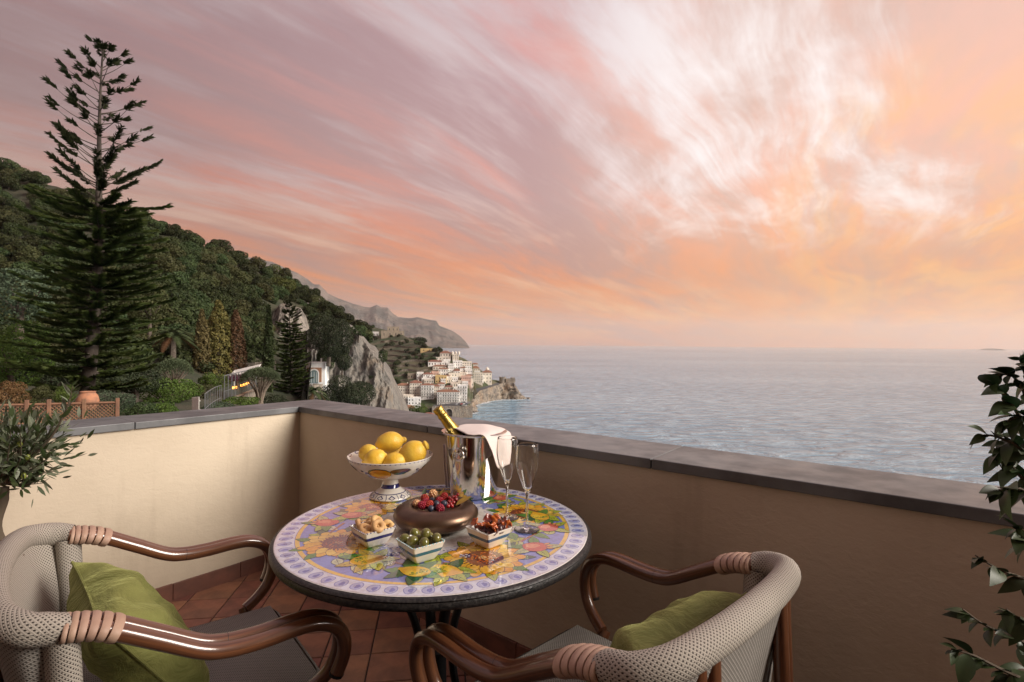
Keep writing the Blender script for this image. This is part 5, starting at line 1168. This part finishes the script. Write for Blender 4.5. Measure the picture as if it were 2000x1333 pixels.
for k_, (px, py, dd) in enumerate(tw_ends):
    E_ = OP(px, py, dd); mid = c0.lerp(E_, .5) + Vector((rnd.uniform(-.02, .02), rnd.uniform(-.03, .03), rnd.uniform(-.015, .01))); pts = catmull([c0, mid, E_], 6)
    m = MB(); m.tube(pts, [.0055 * (1 - .075 * i) for i in range(len(pts))], 6); o = m.build('twig', M_TWIG, e)
    for j in range(9):
        i = min(4 + j, len(pts) - 2); p = pts[i]; t_ = (pts[i + 1] - pts[i]).normalized(); a = rnd.random() * 6.28; sd = Vector((math.cos(a), math.sin(a), .3)); d_ = (t_ * .75 + sd * .7 + Vector((0, 0, .30))).normalized()
        place(rnd.choice(OL), 'leaf', o, p, d_, rnd.uniform(-1, 1), rnd.uniform(.75, 1.2))
pts = catmull([c0, OP(95, 860, 0), OP(125, 810), OP(138, 775), OP(142, 752)], 5); m = MB(); m.tube(pts, [.005 * (1 - .04 * i) for i in range(len(pts))], 6); o = m.build('twig', M_TWIG, e)
for j in range(16):
    i = 7 + int(j * .82); t_ = (pts[min(i + 1, len(pts) - 1)] - pts[min(i, len(pts) - 2)]).normalized(); sg = 1 if j % 2 else -1; place(rnd.choice(OL), 'leaf', o, pts[min(i, len(pts) - 1)], t_ * .8 + Vector((.7 * sg, rnd.uniform(-.5, .5), .25)), rnd.uniform(-.6, .6), rnd.uniform(.85, 1.15))
Q = []; g = np.random.default_rng(12)
for k_ in range(760):
    q = g.normal(size=3) * np.array([.062, .07, .062]); p = np.array(OP(30, 880)) + q; d_ = q / (np.linalg.norm(q) + 1e-6) + g.normal(size=3) * .5 + [0, 0, .35]; d_ /= np.linalg.norm(d_); sdv = np.cross(d_, g.normal(size=3)); sdv /= np.linalg.norm(sdv); L = g.uniform(.034, .054); w_ = .0056
    Q.append([p, p + d_ * L * .3 + sdv * w_, p + d_ * L * .62 + sdv * w_ * .95, p + d_ * L, p + d_ * L * .62 - sdv * w_ * .95, p + d_ * L * .3 - sdv * w_])
kind(link('inner_foliage', quads('inner_foliage', np.array(Q), M_OLEAF, 6), e), 'stuff')
OLV = pm('green_olive_fruit', (.20, .24, .04), .35)
for px, py in ((46, 930), (54, 894), (38, 868)):
    m = MB(); m.lathe([(.001, -.011), (.006, -.008), (.0085, 0), (.006, .008), (.001, .011)], 12); o = m.build('olive_fruit', OLV, e); o.location = OP(px, py, -.06)

# ---- glossy shrub by the seaward parapet
PB = Vector((1.13, 1.0, 0)); e = thing('glossy_shrub', 'dark glossy-leaved potted shrub leaning in beside the seaward parapet', 'shrub', PB); pot(e, .12, .17, .34, M_TERRA)
SP = lambda px, py, D: at(px, py, D) - PB
m = MB(); m.tube(catmull([(0, 0, .3), SP(2050, 1300, 1.0), SP(2025, 1150, 1.02), SP(2045, 1000, 1.03), SP(2030, 850, 1.02), SP(2020, 700, 1.02)], 5), [.012 - .00035 * i for i in range(26)], 8); m.build('stem', M_TWIG, e)
GL = [leafmesh('leaf', .060, .027, M_GLOSS, .30, .35, 8), leafmesh('leaf', .052, .025, M_GLOSS, .15, .6, 8), leafmesh('leaf', .042, .020, M_GLOSS, .4, .15, 8), leafmesh('leaf', .034, .015, M_GLOSS, .3, -.1, 8)]
for k_, (D, pts) in enumerate([(1.02, [(2036, 905), (1990, 812), (1962, 772), (1930, 742)]), (1.05, [(2036, 830), (2003, 770), (1978, 735), (1950, 733)]), (1.0, [(2040, 930), (1995, 878), (1945, 853), (1912, 851)]), (1.03, [(2045, 890), (2000, 855), (1965, 868), (1948, 893)]), (.98, [(2040, 1000), (1998, 958), (1965, 955), (1940, 962)]), (1.02, [(2045, 985), (2005, 945), (1985, 920), (1970, 905)]),
        (1.02, [(2050, 1145), (2000, 1130), (1950, 1112), (1905, 1085)]), (1.0, [(2050, 1085), (2015, 1060), (2000, 1045), (1985, 1030)]), (1.0, [(2055, 1290), (1990, 1250), (1925, 1222), (1880, 1190)]), (.97, [(2050, 1350), (1960, 1310), (1900, 1280), (1858, 1268)]), (1.0, [(2050, 1230), (2010, 1215), (1985, 1205), (1965, 1190)]), (1.04, [(2030, 770), (2010, 735), (2000, 712), (1996, 700)]), (.99, [(2040, 1330), (2000, 1310), (1970, 1320), (1945, 1335)]), (1.0, [(2040, 850), (2010, 820), (1985, 815), (1960, 830)])]):
    P_ = catmull([SP(x, y, D) for x, y in pts], 5); m = MB(); m.tube(P_, [.0042 * (1 - .045 * i) for i in range(len(P_))], 6); o = m.build('branch', M_TWIG, e)
    for j in range(13):
        i = min(4 + int(j * .9), len(P_) - 1); t_ = (P_[i] - P_[i - 1]).normalized(); sg = 1 if j % 2 else -1
        d_ = t_ * rnd.uniform(.4, .9) + Vector((rnd.uniform(-.6, .2), rnd.uniform(-.7, .3), sg * rnd.uniform(.1, .7) - .25)); place(rnd.choice(GL), 'leaf', o, P_[i], d_, rnd.uniform(-.8, .8), rnd.uniform(.7, 1.12) * (.66 if j > 9 else 1))
# ================================================================== TABLEWARE
NAVY, TEAL, MBLUE = (.02, .022, .13), (.05, .16, .22), (.045, .12, .26)
def flatcol(nm, c_, rough=.12): return pm(nm, c_, rough, coat=.6, coat_rough=.04)
def on_lathe(prof, s, th, off=0):
    i = min(int(s), len(prof) - 2); f = s - i; r_ = prof[i][0] * (1 - f) + prof[i + 1][0] * f; z = prof[i][1] * (1 - f) + prof[i + 1][1] * f
    dr, dz = prof[i + 1][0] - prof[i][0], prof[i + 1][1] - prof[i][1]; L = math.hypot(dr, dz) or 1; nr, nz = dz / L, -dr / L
    return ((r_ + nr * off) * math.cos(th), (r_ + nr * off) * math.sin(th), z + nz * off)
def smoothprof(pts, n=5): return [(p.x, p.z) for p in catmull([(a, 0, b_) for a, b_ in pts], n)]
# ---- footed fruit stand
q = atz(762, 971, TZ); FS = Vector((q.x, q.y, TZ)); e = thing('fruit_stand', 'hand-painted white ceramic footed bowl decorated with lemons and blue bands', 'bowl', FS)
foot = smoothprof([(.064, 0), (.071, .003), (.070, .009), (.052, .022), (.036, .034), (.030, .044), (.028, .060), (.033, .070)], 4)
bowl = smoothprof([(.030, .068), (.060, .074), (.092, .088), (.120, .108), (.139, .130), (.147, .146)], 4)
inn = smoothprof([(.1485, .1485), (.146, .149), (.137, .134), (.112, .110), (.07, .090), (.001, .084)], 4)
m = MB(); m.lathe([(.001, .002)] + foot, 48); ft = m.build('foot', M_GLAZE, e, angle=60)
m = MB(); m.lathe(bowl + inn, 64); bw = m.build('bowl', M_GLAZE, e, angle=60)
M_ATT = pm('painted_ceramic', (1, 1, 1), .10, attr=True, coat=.8, coat_rough=.03)
class Deco:
    def __init__(s, prof): s.p = prof; s.m = MB(); s.m.usecol = True
    def poly(s, pts, col, off):          # pts: (theta, s) around a middle point, drawn as a fan
        n = len(pts); c_ = (sum(p[0] for p in pts) / n, sum(p[1] for p in pts) / n); s.m.c = col; V = [on_lathe(s.p, c_[1], c_[0], off)]
        for k_ in (.5, 1): V += [on_lathe(s.p, c_[1] + (p[1] - c_[1]) * k_, c_[0] + (p[0] - c_[0]) * k_, off) for p in pts]
        F_ = [(0, 1 + i, 1 + (i + 1) % n) for i in range(n)] + [(1 + i, 1 + n + i, 1 + n + (i + 1) % n, 1 + (i + 1) % n) for i in range(n)]; s.m.add(V, F_)
    def ell(s, th, sv, rt, rs, col, off, n=22, tip=0): s.poly([(th + rt * math.cos(t) * (1 + (tip if abs(t) < .2 else 0)), sv + rs * math.sin(t)) for t in np.linspace(0, 6.2832, n, endpoint=False)], col, off)
    def band(s, s0, s1, col, off, n=72): s.m.c = col; s.m.grid([[on_lathe(s.p, sv, 6.28319 * j / n, off) for j in range(n)] for sv in np.linspace(s0, s1, 4)], cv=True, flip=True)
d = Deco(bowl); d.band(3.0, 3.5, NAVY, .0004); d.band(5.2, 5.5, NAVY, .0004); nb_ = len(bowl) - 1
vt = math.atan2(-FS.y, -FS.x)
for k_ in range(4):
    t0 = vt + k_ * 1.5708 - .28
    d.ell(t0 - .02, 12.2, .33, 4.0, (.03, .06, .03), .0005); d.ell(t0, 12.0, .30, 3.55, (.72, .34, .02), .0007); d.ell(t0 - .03, 11.6, .16, 1.6, (.80, .47, .06), .0009)
    d.ell(t0 + .54, 14.0, .27, 1.9, (.10, .035, .02), .0006, tip=.12); d.ell(t0 + .51, 14.6, .20, .9, (.22, .08, .03), .0008); d.ell(t0 + .54, 12.4, .17, .9, (.03, .12, .09), .0006)
    d.ell(t0 - .36, 9.4, .14, 1.5, (.10, .13, .04), .0006); d.ell(t0 - .34, 12.8, .10, .6, (.16, .045, .02), .0006)
    for q_ in range(3): d.ell(t0 + 1.05 + .09 * q_, 13.5 - q_ * 1.5, .05, .6, NAVY, .0006)
for k_ in range(56): d.ell(6.2832 * k_ / 56, nb_ - .25, .022, .42, (.05, .07, .34), .0006, 8)
d.m.build('painted_decoration', M_ATT, bw)
d = Deco(foot); nf = len(foot) - 1
d.band(17.0, 21.5, NAVY, .0004); d.band(5.0, 5.6, NAVY, .0004); d.band(11.6, 12.2, NAVY, .0004)
for k_ in range(10):
    t0 = 6.2832 * k_ / 10
    for sc_, col, off in ((1, NAVY, .0006), (.62, (.66, .63, .58), .0008)): d.poly([(t0 + .19 * sc_, 9), (t0, 9 + 2.1 * sc_), (t0 - .19 * sc_, 9), (t0, 9 - 2.1 * sc_)], col, off)
    d.poly([(t0 + .30, 5.8), (t0 + .34, 8.6), (t0 + .30, 11.6), (t0 + .325, 11.6), (t0 + .36, 8.6), (t0 + .325, 5.8)], NAVY, .0005)
d.m.build('painted_decoration', M_ATT, ft)
di = Deco(inn[::-1])
for k_ in range(16): di.ell(6.2832 * k_ / 16, 15.2, .12, 1.6, NAVY, -.0005); di.ell(6.2832 * k_ / 16, 15.2, .08, .9, (.66, .63, .58), -.0008)
di.m.build('painted_decoration', M_ATT, bw)
# ---- lemons
M_LEM = pm('lemon_peel', (.74, .43, .03), .40, var=((.78, .55, .08), 14, .2), bump=(150, .6, .0026), spec=.5)
def lemonmesh(ln, r_, tip, seed):
    pr = [(.001, -ln * .5), (r_ * .16, -ln * .485), (r_ * .30, -ln * .44), (r_ * .62, -ln * .36), (r_ * .88, -ln * .2), (r_, 0), (r_ * .9, ln * .19), (r_ * .62, ln * .34), (r_ * .36, ln * .41), (r_ * .27 * tip, ln * .46), (r_ * .24 * tip, ln * .51), (r_ * .10, ln * .545), (.001, ln * .55)]
    m = MB(); m.lathe(smoothprof(pr, 3), 32); o = []
    for v in m.v: p = Vector(v); o.append(tuple(p * (1 + .045 * mnoise.noise(p * 28 + Vector((seed, 0, 0))) + .02 * mnoise.noise(p * 75))))
    m.v = o; return m.mesh('lemon', M_LEM, True, angle=80)
for k_, (px, py, z, ln, r_, tip, dv_, lb) in enumerate([(762, 864, .198, .108, .0375, 1.1, (.9, .25, .12), 'topmost lemon balanced on the pile in the footed bowl'), (806, 886, .172, .115, .0435, 1.5, (.75, .1, .45), 'largest knobbly lemon at the right side of the footed bowl'), (718, 885, .168, .078, .030, .8, (-.75, .4, -.35), 'small lemon tucked at the back left of the footed bowl'), (733, 896, .160, .084, .033, .8, (-.9, -.3, -.25), 'lemon beside the front one in the footed bowl, resting on the left'), (771, 902, .150, .088, .031, .9, (-.95, -.15, -.2), 'pale yellow lemon at the front of the footed bowl'), (772, 890, .135, .085, .034, .8, (.2, .9, .1), 'lemon buried at the bottom of the pile')]):
    P = atz(px, py, TZ + z - .012); o = tag(link('lemon', lemonmesh(ln, r_, tip, k_ * 5.1), None, P), lb, 'lemon', 'lemons in the footed bowl')
    o.rotation_mode = 'QUATERNION'; o.rotation_quaternion = Vector(dv_).to_track_quat('Z', 'Y')
# ---- ice bucket
M_STEEL = pm('polished_steel', (.60, .58, .55), .09, 1.0, bump=(420, .06, .0004), rvar=.0)
q = atz(925, 966, TZ); BK = Vector((q.x, q.y, TZ)); e = thing('ice_bucket', 'polished steel wine bucket holding a tilted bottle', 'ice bucket', BK)
m = MB(); m.lathe([(.001, .002), (.078, .002), (.0825, .006), (.0835, .012), (.0905, .08), (.099, .16), (.1065, .222), (.1075, .2245), (.112, .2265), (.1175, .2265), (.1195, .2295), (.1175, .2325), (.1075, .2325), (.1055, .229), (.098, .16), (.089, .08), (.082, .012), (.001, .010)], 72); m.build('body', M_STEEL, e, angle=50)
a = math.atan2(-.93, -.40); hd = Vector((math.cos(a), math.sin(a), 0)); tn = Vector((-hd.y, hd.x, 0)); hz = .178
m = MB(); m.lathe([(.001, .024), (.008, .023), (.012, .019), (.012, .012), (.008, .006), (.009, 0), (.001, 0)], 20, tuple(hd * .1005 + Vector((0, 0, hz))), hd.to_track_quat('Z', 'Y').to_matrix()); kn = m.build('handle_knob', M_STEEL, e)
m = MB(); cc = hd * .116 + Vector((0, 0, hz - .014)); m.tube([cc + tn * (.019 * math.cos(t)) + Vector((0, 0, .019 * math.sin(t))) for t in np.linspace(0, 6.2832, 25)], .0048, 10, cap=False); m.build('ring_handle', M_STEEL, kn)
m = MB(); m.lathe([(.001, .195), (.101, .195)], 40); m.build('ice_water', pm('ice_water', (.35, .38, .40), .1, bump=(60, 1, .02)), e)
# ---- bottle
T_ = at(853.5, 797, BK.y - .015); dn = (at(905, 866, BK.y + .0) - T_); dn.normalize(); dn = Vector((.585, .10, -.805)).normalized(); BL = .295
e = thing('champagne_bottle', 'champagne bottle with gold foil neck leaning in the steel bucket', 'bottle', T_ + dn * BL); Mb = (-dn).to_track_quat('Z', 'X').to_matrix()
M_FOIL = pm('gold_foil', (.46, .345, .10), .33, 1.0, var=((.36, .26, .06), 60, .2), bump=(75, .55, .004)); M_BGL = pm('dark_bottle_glass', (.010, .018, .010), .06, coat=1)
m = MB(); m.lathe(smoothprof([(.001, .004), (.036, 0), (.0425, .006), (.0428, .05), (.0428, .115), (.040, .145), (.031, .170), (.0225, .192), (.0195, .21)], 4), 36, (0, 0, 0), Mb); m.build('glass_body', M_BGL, e, angle=60)
fo = smoothprof([(.0312, .172), (.0240, .192), (.0205, .212), (.0182, .236), (.0172, .252), (.0185, .256), (.0188, .263), (.0170, .267), (.0168, .275), (.0185, .279), (.0187, .289), (.0165, .2945), (.001, .295)], 4)
m = MB(); m.lathe(fo, 36, (0, 0, 0), Mb); m.v = [tuple(Vector(v) * (1 + .012 * mnoise.noise(Vector(v) * 140))) for v in m.v]; m.build('gold_foil', M_FOIL, e, angle=70)
m = MB(); m.lathe([(.0330, .166), (.0318, .1705), (.0300, .1755), (.0296, .1765)], 36, (0, 0, 0), Mb); m.build('foil_band', pm('pale_gold_band', (.70, .60, .34), .35, 1.0), e)
# ---- napkin draped over the bucket
M_LIN = pm('pink_white_linen', (.72, .62, .58), .85, bump=(700, .25, .0006), sheen=.2)
e = thing('napkin', 'pale linen napkin draped over the rim of the steel bucket', 'napkin', BK)
rz_ = BK.y
ctl = [[(886, 836, -.02), (902, 844, -.075), (916, 850, -.112), (926, 850.5, -.120)],
       [(900, 831, .03), (922, 836, -.03), (938, 846, -.10), (946, 853, -.128)],
       [(922, 829, .06), (945, 832, .00), (955, 848, -.095), (960, 880, -.128)],
       [(948, 829.5, .08), (966, 834, .02), (972, 856, -.085), (972, 914, -.120)],
       [(970, 834, .07), (984, 840, .01), (988, 866, -.075), (984, 912, -.106)],
       [(985, 839, .05), (997, 848, .0), (1000, 874, -.05), (996, 908, -.088)]]
cu = [[at(x, y, rz_ + d_) - BK for x, y, d_ in r_] for r_ in ctl]
rows = [catmull(r_, 7) for r_ in cu]; cols_ = [catmull([r_[j] for r_ in rows], 6) for j in range(len(rows[0]))]
cols_ = [[p + Vector((0, 1, .4)) * (.0045 * mnoise.noise(Vector((i * .22, j * .17, 2)))) for j, p in enumerate(c_)] for i, c_ in enumerate(cols_)]
m = MB(); m.grid(cols_); o = m.build('cloth', M_LIN, e, angle=80); md = o.modifiers.new('thick', 'SOLIDIFY'); md.thickness = .0022; md.offset = 0
m = MB(); m.grid([[at(x0_ + dx_, y_, rz_ + .10 + .006 * math.sin(dx_)) - BK for dx_ in np.linspace(0, 11, 7)] for x0_, y_ in ((866, 868), (867, 890), (868, 915), (870, 938), (871, 952))]); o = m.build('hanging_corner', M_LIN, e); md = o.modifiers.new('thick', 'SOLIDIFY'); md.thickness = .002
# ---- flutes
def glass_mat():
    mt = bpy.data.materials.new('clear_glass'); mt.use_nodes = True; nt = mt.node_tree; b = NB(nt); bs = nt.nodes['Principled BSDF']
    bs.inputs['Base Color'].default_value = (.97, .98, .97, 1); bs.inputs['Roughness'].default_value = 0.0; bs.inputs['Transmission Weight'].default_value = 1; bs.inputs['IOR'].default_value = 1.5; return mt
M_GLASS = glass_mat()
fl_o = smoothprof([(.001, .0005), (.034, .0008), (.0365, .0016), (.0345, .0028), (.018, .0045), (.0065, .0085), (.0042, .018), (.0038, .05), (.0040, .09), (.0052, .104), (.010, .118), (.0195, .142), (.0285, .170), (.0335, .198), (.0335, .222), (.0308, .252)], 4)
fl_i = smoothprof([(.0301, .2525), (.0324, .222), (.0323, .198), (.0272, .170), (.0180, .142), (.0085, .119), (.0020, .110), (.0005, .1095)], 4)
m = MB(); m.lathe(fl_o + fl_i, 56); fme = m.mesh('glass', M_GLASS, True, angle=70)
for (px, py), lb in (((1029, 1036), 'empty champagne flute standing nearer the table rim'), ((990, 1013), 'empty champagne flute standing behind the dried tomato dish')):
    e = thing('champagne_flute', lb, 'glass', atz(px, py, TZ) + Vector((0, 0, .0016)), 0, 'champagne flutes'); link('glass', fme, e)
# ---- bronze bowl with berries
M_BRZ = pm('brushed_bronze', (.22, .14, .09), .36, 1.0, var=((.13, .088, .065), 16, .25), bump=(30, .12, .002), rvar=.25)
q = atz(852, 1006, TZ + .034); BB = Vector((q.x, q.y, TZ)); e = thing('bronze_bowl', 'low rounded bronze bowl filled with berries', 'bowl', BB + Vector((0, 0, .0018)))
m = MB(); m.lathe(smoothprof([(.001, .001), (.075, .001), (.085, .003), (.112, .014), (.1255, .033), (.120, .052), (.102, .0635), (.084, .0665), (.074, .065), (.071, .060), (.070, .052), (.066, .045), (.001, .044)], 5), 80); m.build('body', M_BRZ, e, angle=70)
Z7 = lambda x, y: (660 + x / 5.263, 940 + y / 5.263)
BZ = TZ + .070
def ball(nm, r_, mat, n=14, sq=1): m = MB(); m.lathe([(max(.0003, r_ * math.cos(t)), r_ * sq * math.sin(t)) for t in np.linspace(-1.5708, 1.5708, n)], n + 4); return m.mesh(nm, mat, True, angle=80)
M_RASP = pm('raspberry_red', (.42, .018, .022), .38, var=((.30, .01, .018), 80, .2), spec=.5, obvar=.3); M_BLUEB = pm('blueberry_skin', (.018, .020, .038), .36, var=((.05, .055, .085), 60, .2)); M_CURR = pm('redcurrant_skin', (.36, .010, .014), .10, coat=.6); M_WCURR = pm('white_currant_skin', (.72, .40, .20), .22, coat=.4, obvar=.3)
m = MB(); g = np.random.default_rng(3)
for ring_, (zz, rr, k_) in enumerate([(-.009, .0075, 10), (-.004, .0098, 12), (.001, .0100, 12), (.006, .0085, 11), (.0100, .0055, 8), (.0122, .0022, 4)]):
    for i in range(k_):
        a = 6.2832 * (i + .5 * (ring_ % 2)) / k_; c_ = (rr * math.cos(a), rr * math.sin(a), zz); m.lathe([(max(.0003, .0029 * math.cos(t)), .0029 * math.sin(t)) for t in np.linspace(-1.57, 1.57, 5)], 7, c_)
m.lathe([(.0003, -.011), (.0085, -.008), (.0095, .002), (.006, .009), (.0003, .012)], 12); rme = m.mesh('raspberry', M_RASP, True, angle=80)
for x, y, dz in ((892, 178, .006), (868, 250, .004), (940, 245, .004), (1045, 205, .004), (1050, 278, .0), (1090, 165, .006), (905, 215, 0)): tag(link('raspberry', rme, None, atz(*Z7(x, y), BZ + dz), (rnd.uniform(-1.2, 1.2), rnd.uniform(-1.2, 1.2), 0)), 'red raspberry among the berries in the bronze bowl', 'raspberry', 'raspberries in the bronze bowl')
bme = ball('blueberry', .0092, M_BLUEB, 14, 1.08)
for x, y, dz in ((970, 200, .004), (1012, 232, .006), (1090, 230, .006), (955, 282, 0), (1015, 275, -.004)): tag(link('blueberry', bme, None, atz(*Z7(x, y), BZ + dz), (rnd.uniform(-1, 1), 1, 0)), 'dark blueberry among the berries in the bronze bowl', 'blueberry', 'blueberries in the bronze bowl')
cme = ball('redcurrant', .0057, M_CURR, 10)
for x, y, dz in ((1145, 175, .006), (1185, 165, .008), (1232, 140, .012), (1208, 165, .008), (1215, 190, .006), (1145, 212, .006), (1190, 222, .006), (1133, 258, .002), (1172, 256, .002), (1160, 238, .004), (1170, 195, .006), (1120, 235, 0)): tag(link('redcurrant', cme, None, atz(*Z7(x, y), BZ + dz)), 'shiny redcurrant berry beside the golden leaf', 'redcurrant', 'redcurrants in the bronze bowl')
wme = ball('berry', .0040, M_WCURR, 8)
for x, y, k_, lb in ((978, 133, 34, 'larger pale golden currant cluster at the back of the bronze bowl'), (808, 232, 22, 'smaller pale golden currant cluster at the left edge of the bronze bowl')):
    c_ = atz(*Z7(x, y), BZ + (.010 if k_ > 30 else .002)); e = thing('currant_cluster', lb, 'currants', c_); R_ = .0105 if k_ > 30 else .0085
    for i in range(k_):
        a = i * 2.4; zz = 1 - 2 * (i + .5) / k_; r_ = math.sqrt(1 - zz * zz); link('berry', wme, e, (r_ * math.cos(a) * R_, r_ * math.sin(a) * R_, zz * R_ * 1.05))
M_GLEAF = pm('dry_golden_leaf', (.42, .26, .05), .5); M_SAGE = pm('sage_leaf', (.10, .14, .08), .55)
for (x, y), (x2, y2), mt_, lb, w_ in (((875, 170), (905, 68), M_SAGE, 'grey-green leaf standing up behind the raspberries', .012), ((1040, 175), (1092, 72), M_GLEAF, 'thin golden leaf standing up between the berries', .007), ((1212, 248), (1376, 150), M_GLEAF, 'golden leaf resting over the rim of the bronze bowl', .016)):
    A, B = atz(*Z7(x, y), BZ + .002), None; B = at(*Z7(x2, y2), A.y + .01); L = (B - A).length; tag(place(leafmesh('garnish_leaf', L, w_, mt_, .5, .05), 'garnish_leaf', None, A, B - A, .6, 1.0), lb, 'leaf')
# ---- square dishes
def sq(h, r_, z, n=5):
    out = []
    for cx_, cy_, a0 in ((h - r_, h - r_, 0), (-h + r_, h - r_, 90), (-h + r_, -h + r_, 180), (h - r_, -h + r_, 270)):
        for i in range(n + 1): a = RAD(a0 + 90 * i / n); out.append((cx_ + r_ * math.cos(a), cy_ + r_ * math.sin(a), z))
    return out
OUT = smoothprof([(.026, .0), (.0285, .002), (.034, .012), (.0405, .026), (.0445, .040), (.0465, .0455)], 4)
def dish(label, corners, band, tick):
    zr = TZ + .0455; c_ = [atz(x, y, zr) for x, y in corners]; ctr = sum(c_, Vector()) / 4; dv_ = c_[2] - c_[1]; rz = math.atan2(dv_.y, dv_.x); e = thing('snack_dish', label, 'dish', (ctr.x, ctr.y, TZ + .0018), rz)
    m = MB(); m.grid([sq(max(h, .004), .006, z) for h, z in [(.004, .001)] + OUT] + [sq(h, .0045, z) for h, z in ((.0462, .0468), (.0445, .0470), (.0430, .0455), (.040, .036), (.031, .014), (.004, .010))], cv=True, flip=True); m.build('body', M_GLAZE, e, angle=60)
    hz_ = lambda z: float(np.interp(z, [p[1] for p in OUT], [p[0] for p in OUT])); m = MB(); m.grid([sq(hz_(z) + .0004, .006, z) for z in (.0225, .0270, .0315)], cv=True, flip=True); m.build('painted_band', flatcol('dish_band_%.3f' % band[0], band), e, angle=60)
    if tick:
        m = MB(); h = .0450
        for k_ in range(9):
            x = -h * .88 + h * 1.76 * k_ / 8
            for rot in range(4): m.box(Matrix.Rotation(RAD(90 * rot), 3, 'Z') @ Vector((x, .0452, .0462)), (.0022, .0042, .0022), Matrix.Rotation(RAD(90 * rot), 3, 'Z'))
        m.build('rim_ticks', flatcol('tick_%.3f' % tick[0], tick), e, False)
    return e, ctr
d1, k1 = dish('white square dish with navy band holding ring biscuits', ((680, 1026), (711, 1051), (775, 1034), (744, 1010)), NAVY, (.03, .035, .20))
d2, k2 = dish('white square dish with teal band holding green olives', ((770, 1050), (812, 1080), (873, 1063), (830, 1036)), TEAL, (.20, .52, .60))
d3, k3 = dish('white square dish with blue band holding dried tomatoes', ((906, 1028), (950, 1054), (1002, 1036), (962, 1010)), MBLUE, None)
# fillings
M_BISC = pm('baked_biscuit', (.58, .33, .13), .7, var=((.68, .44, .20), 60, .2), bump=(220, .5, .001), obvar=.2); M_OLV = pm('green_olive', (.115, .115, .022), .18, var=((.17, .15, .035), 70, .2), coat=.5, obvar=.25)
m = MB(); rows = []
for i in range(24):
    t = 6.2832 * i / 24; rr = .0072 * (1 + .12 * math.sin(3 * t)); rows.append([((.0115 + rr * math.cos(p)) * math.cos(t), (.0115 + rr * math.cos(p)) * math.sin(t), rr * math.sin(p)) for p in np.linspace(0, 6.2832, 12, endpoint=False)])
m.grid(rows, cu=True, cv=True); tme_ = m.mesh('ring_biscuit', M_BISC, True, angle=80)
for x, y, dz, rx_, ry_ in ((228, 452, .044, .9, -.5), (300, 425, .044, .3, .2), (400, 412, .058, -.75, .2), (280, 490, .048, .3, .4), (415, 462, .058, .95, .1), (510, 462, .046, .5, .6), (325, 518, .044, -.3, .2), (350, 470, .036, 0, 0), (450, 490, .038, .2, 0), (340, 430, .034, 0, .2)): tag(link('ring_biscuit', tme_, None, atz(*Z7(x, y), TZ + dz), (rx_, ry_, rnd.random() * 6)), 'golden ring biscuit piled in the navy-banded dish', 'biscuit', 'ring biscuits in the navy-banded dish')
ome = ball('green_olive_fruit', .0125, M_OLV, 16, 1.15)
for x, y, dz in ((690, 592, .046), (790, 538, .048), (768, 615, .050), (900, 540, .062), (885, 638, .050), (1012, 585, .052), (940, 575, .046), (830, 600, .040), (740, 660, .034), (980, 640, .036), (850, 560, .038)): tag(link('green_olive', ome, None, atz(*Z7(x, y), TZ + dz), (rnd.uniform(.3, 1.6), rnd.uniform(-.6, .6), rnd.random() * 6)), 'glossy green olive heaped in the teal-banded dish', 'olive', 'olives in the teal-banded dish')
TOM = [pm('dried_tomato_orange', (.62, .16, .02), .35, var=((.40, .07, .015), 60, .2), coat=.3), pm('dried_tomato_red', (.34, .055, .02), .32, var=((.18, .02, .012), 60, .2), coat=.4), pm('dried_tomato_dark', (.06, .012, .010), .35, coat=.3)]
for k_, (x, y, dz, mt_) in enumerate(((1408, 420, .056, 0), (1478, 452, .054, 0), (1540, 388, .060, 1), (1568, 458, .062, 0), (1628, 392, .064, 0), (1650, 440, .058, 2), (1690, 405, .056, 1), (1735, 452, .050, 0), (1590, 515, .050, 2), (1498, 505, .048, 2), (1660, 500, .048, 2), (1450, 480, .044, 1), (1605, 480, .056, 0), (1545, 480, .05, 1), (1600, 420, .05, 2), (1700, 480, .044, 2))):
    n = 9; rows = []
    for i in range(n):
        r_ = []
        for j in range(n):
            u, v = i / (n - 1) * 2 - 1, j / (n - 1) * 2 - 1; s_ = .0125 * (1 - .25 * (abs(u * v))); r_.append((u * s_ * 1.15, v * s_, .005 * (u * u) + .006 * mnoise.noise(Vector((u * 1.6 + k_ * 3, v * 1.6, k_))) + .003 * mnoise.noise(Vector((u * 4, v * 4, k_)))))
        rows.append(r_)
    m = MB(); m.grid(rows); o = m.build('dried_tomato', TOM[mt_], None, angle=80); o.location = atz(*Z7(x, y), TZ + dz); o.rotation_euler = (rnd.uniform(-.9, .9), rnd.uniform(-.9, .9), rnd.random() * 6); md = o.modifiers.new('thick', 'SOLIDIFY'); md.thickness = .0022
    tag(o, ['orange leathery piece of dried tomato in the blue-banded dish', 'red leathery piece of dried tomato in the blue-banded dish', 'blackish piece of dried tomato in the blue-banded dish'][mt_], 'dried tomato', 'dried tomatoes in the blue-banded dish')

# ================================================================== HAZE over the bay
mt = bpy.data.materials.new('haze_air'); mt.use_nodes = True; nt = mt.node_tree; nt.nodes.clear(); b = NB(nt)
pv = b.n('ShaderNodeVolumePrincipled', {'Color': (.92, .84, .79, 1), 'Density': 3.0e-5, 'Anisotropy': .2})
nt.links.new(pv.outputs[0], b.n('ShaderNodeOutputMaterial').inputs['Volume'])
m = MB(); m.box((0, 0, 619), (64000, 64000, 1402)); kind(m.build('haze', mt, None, False), 'stuff')
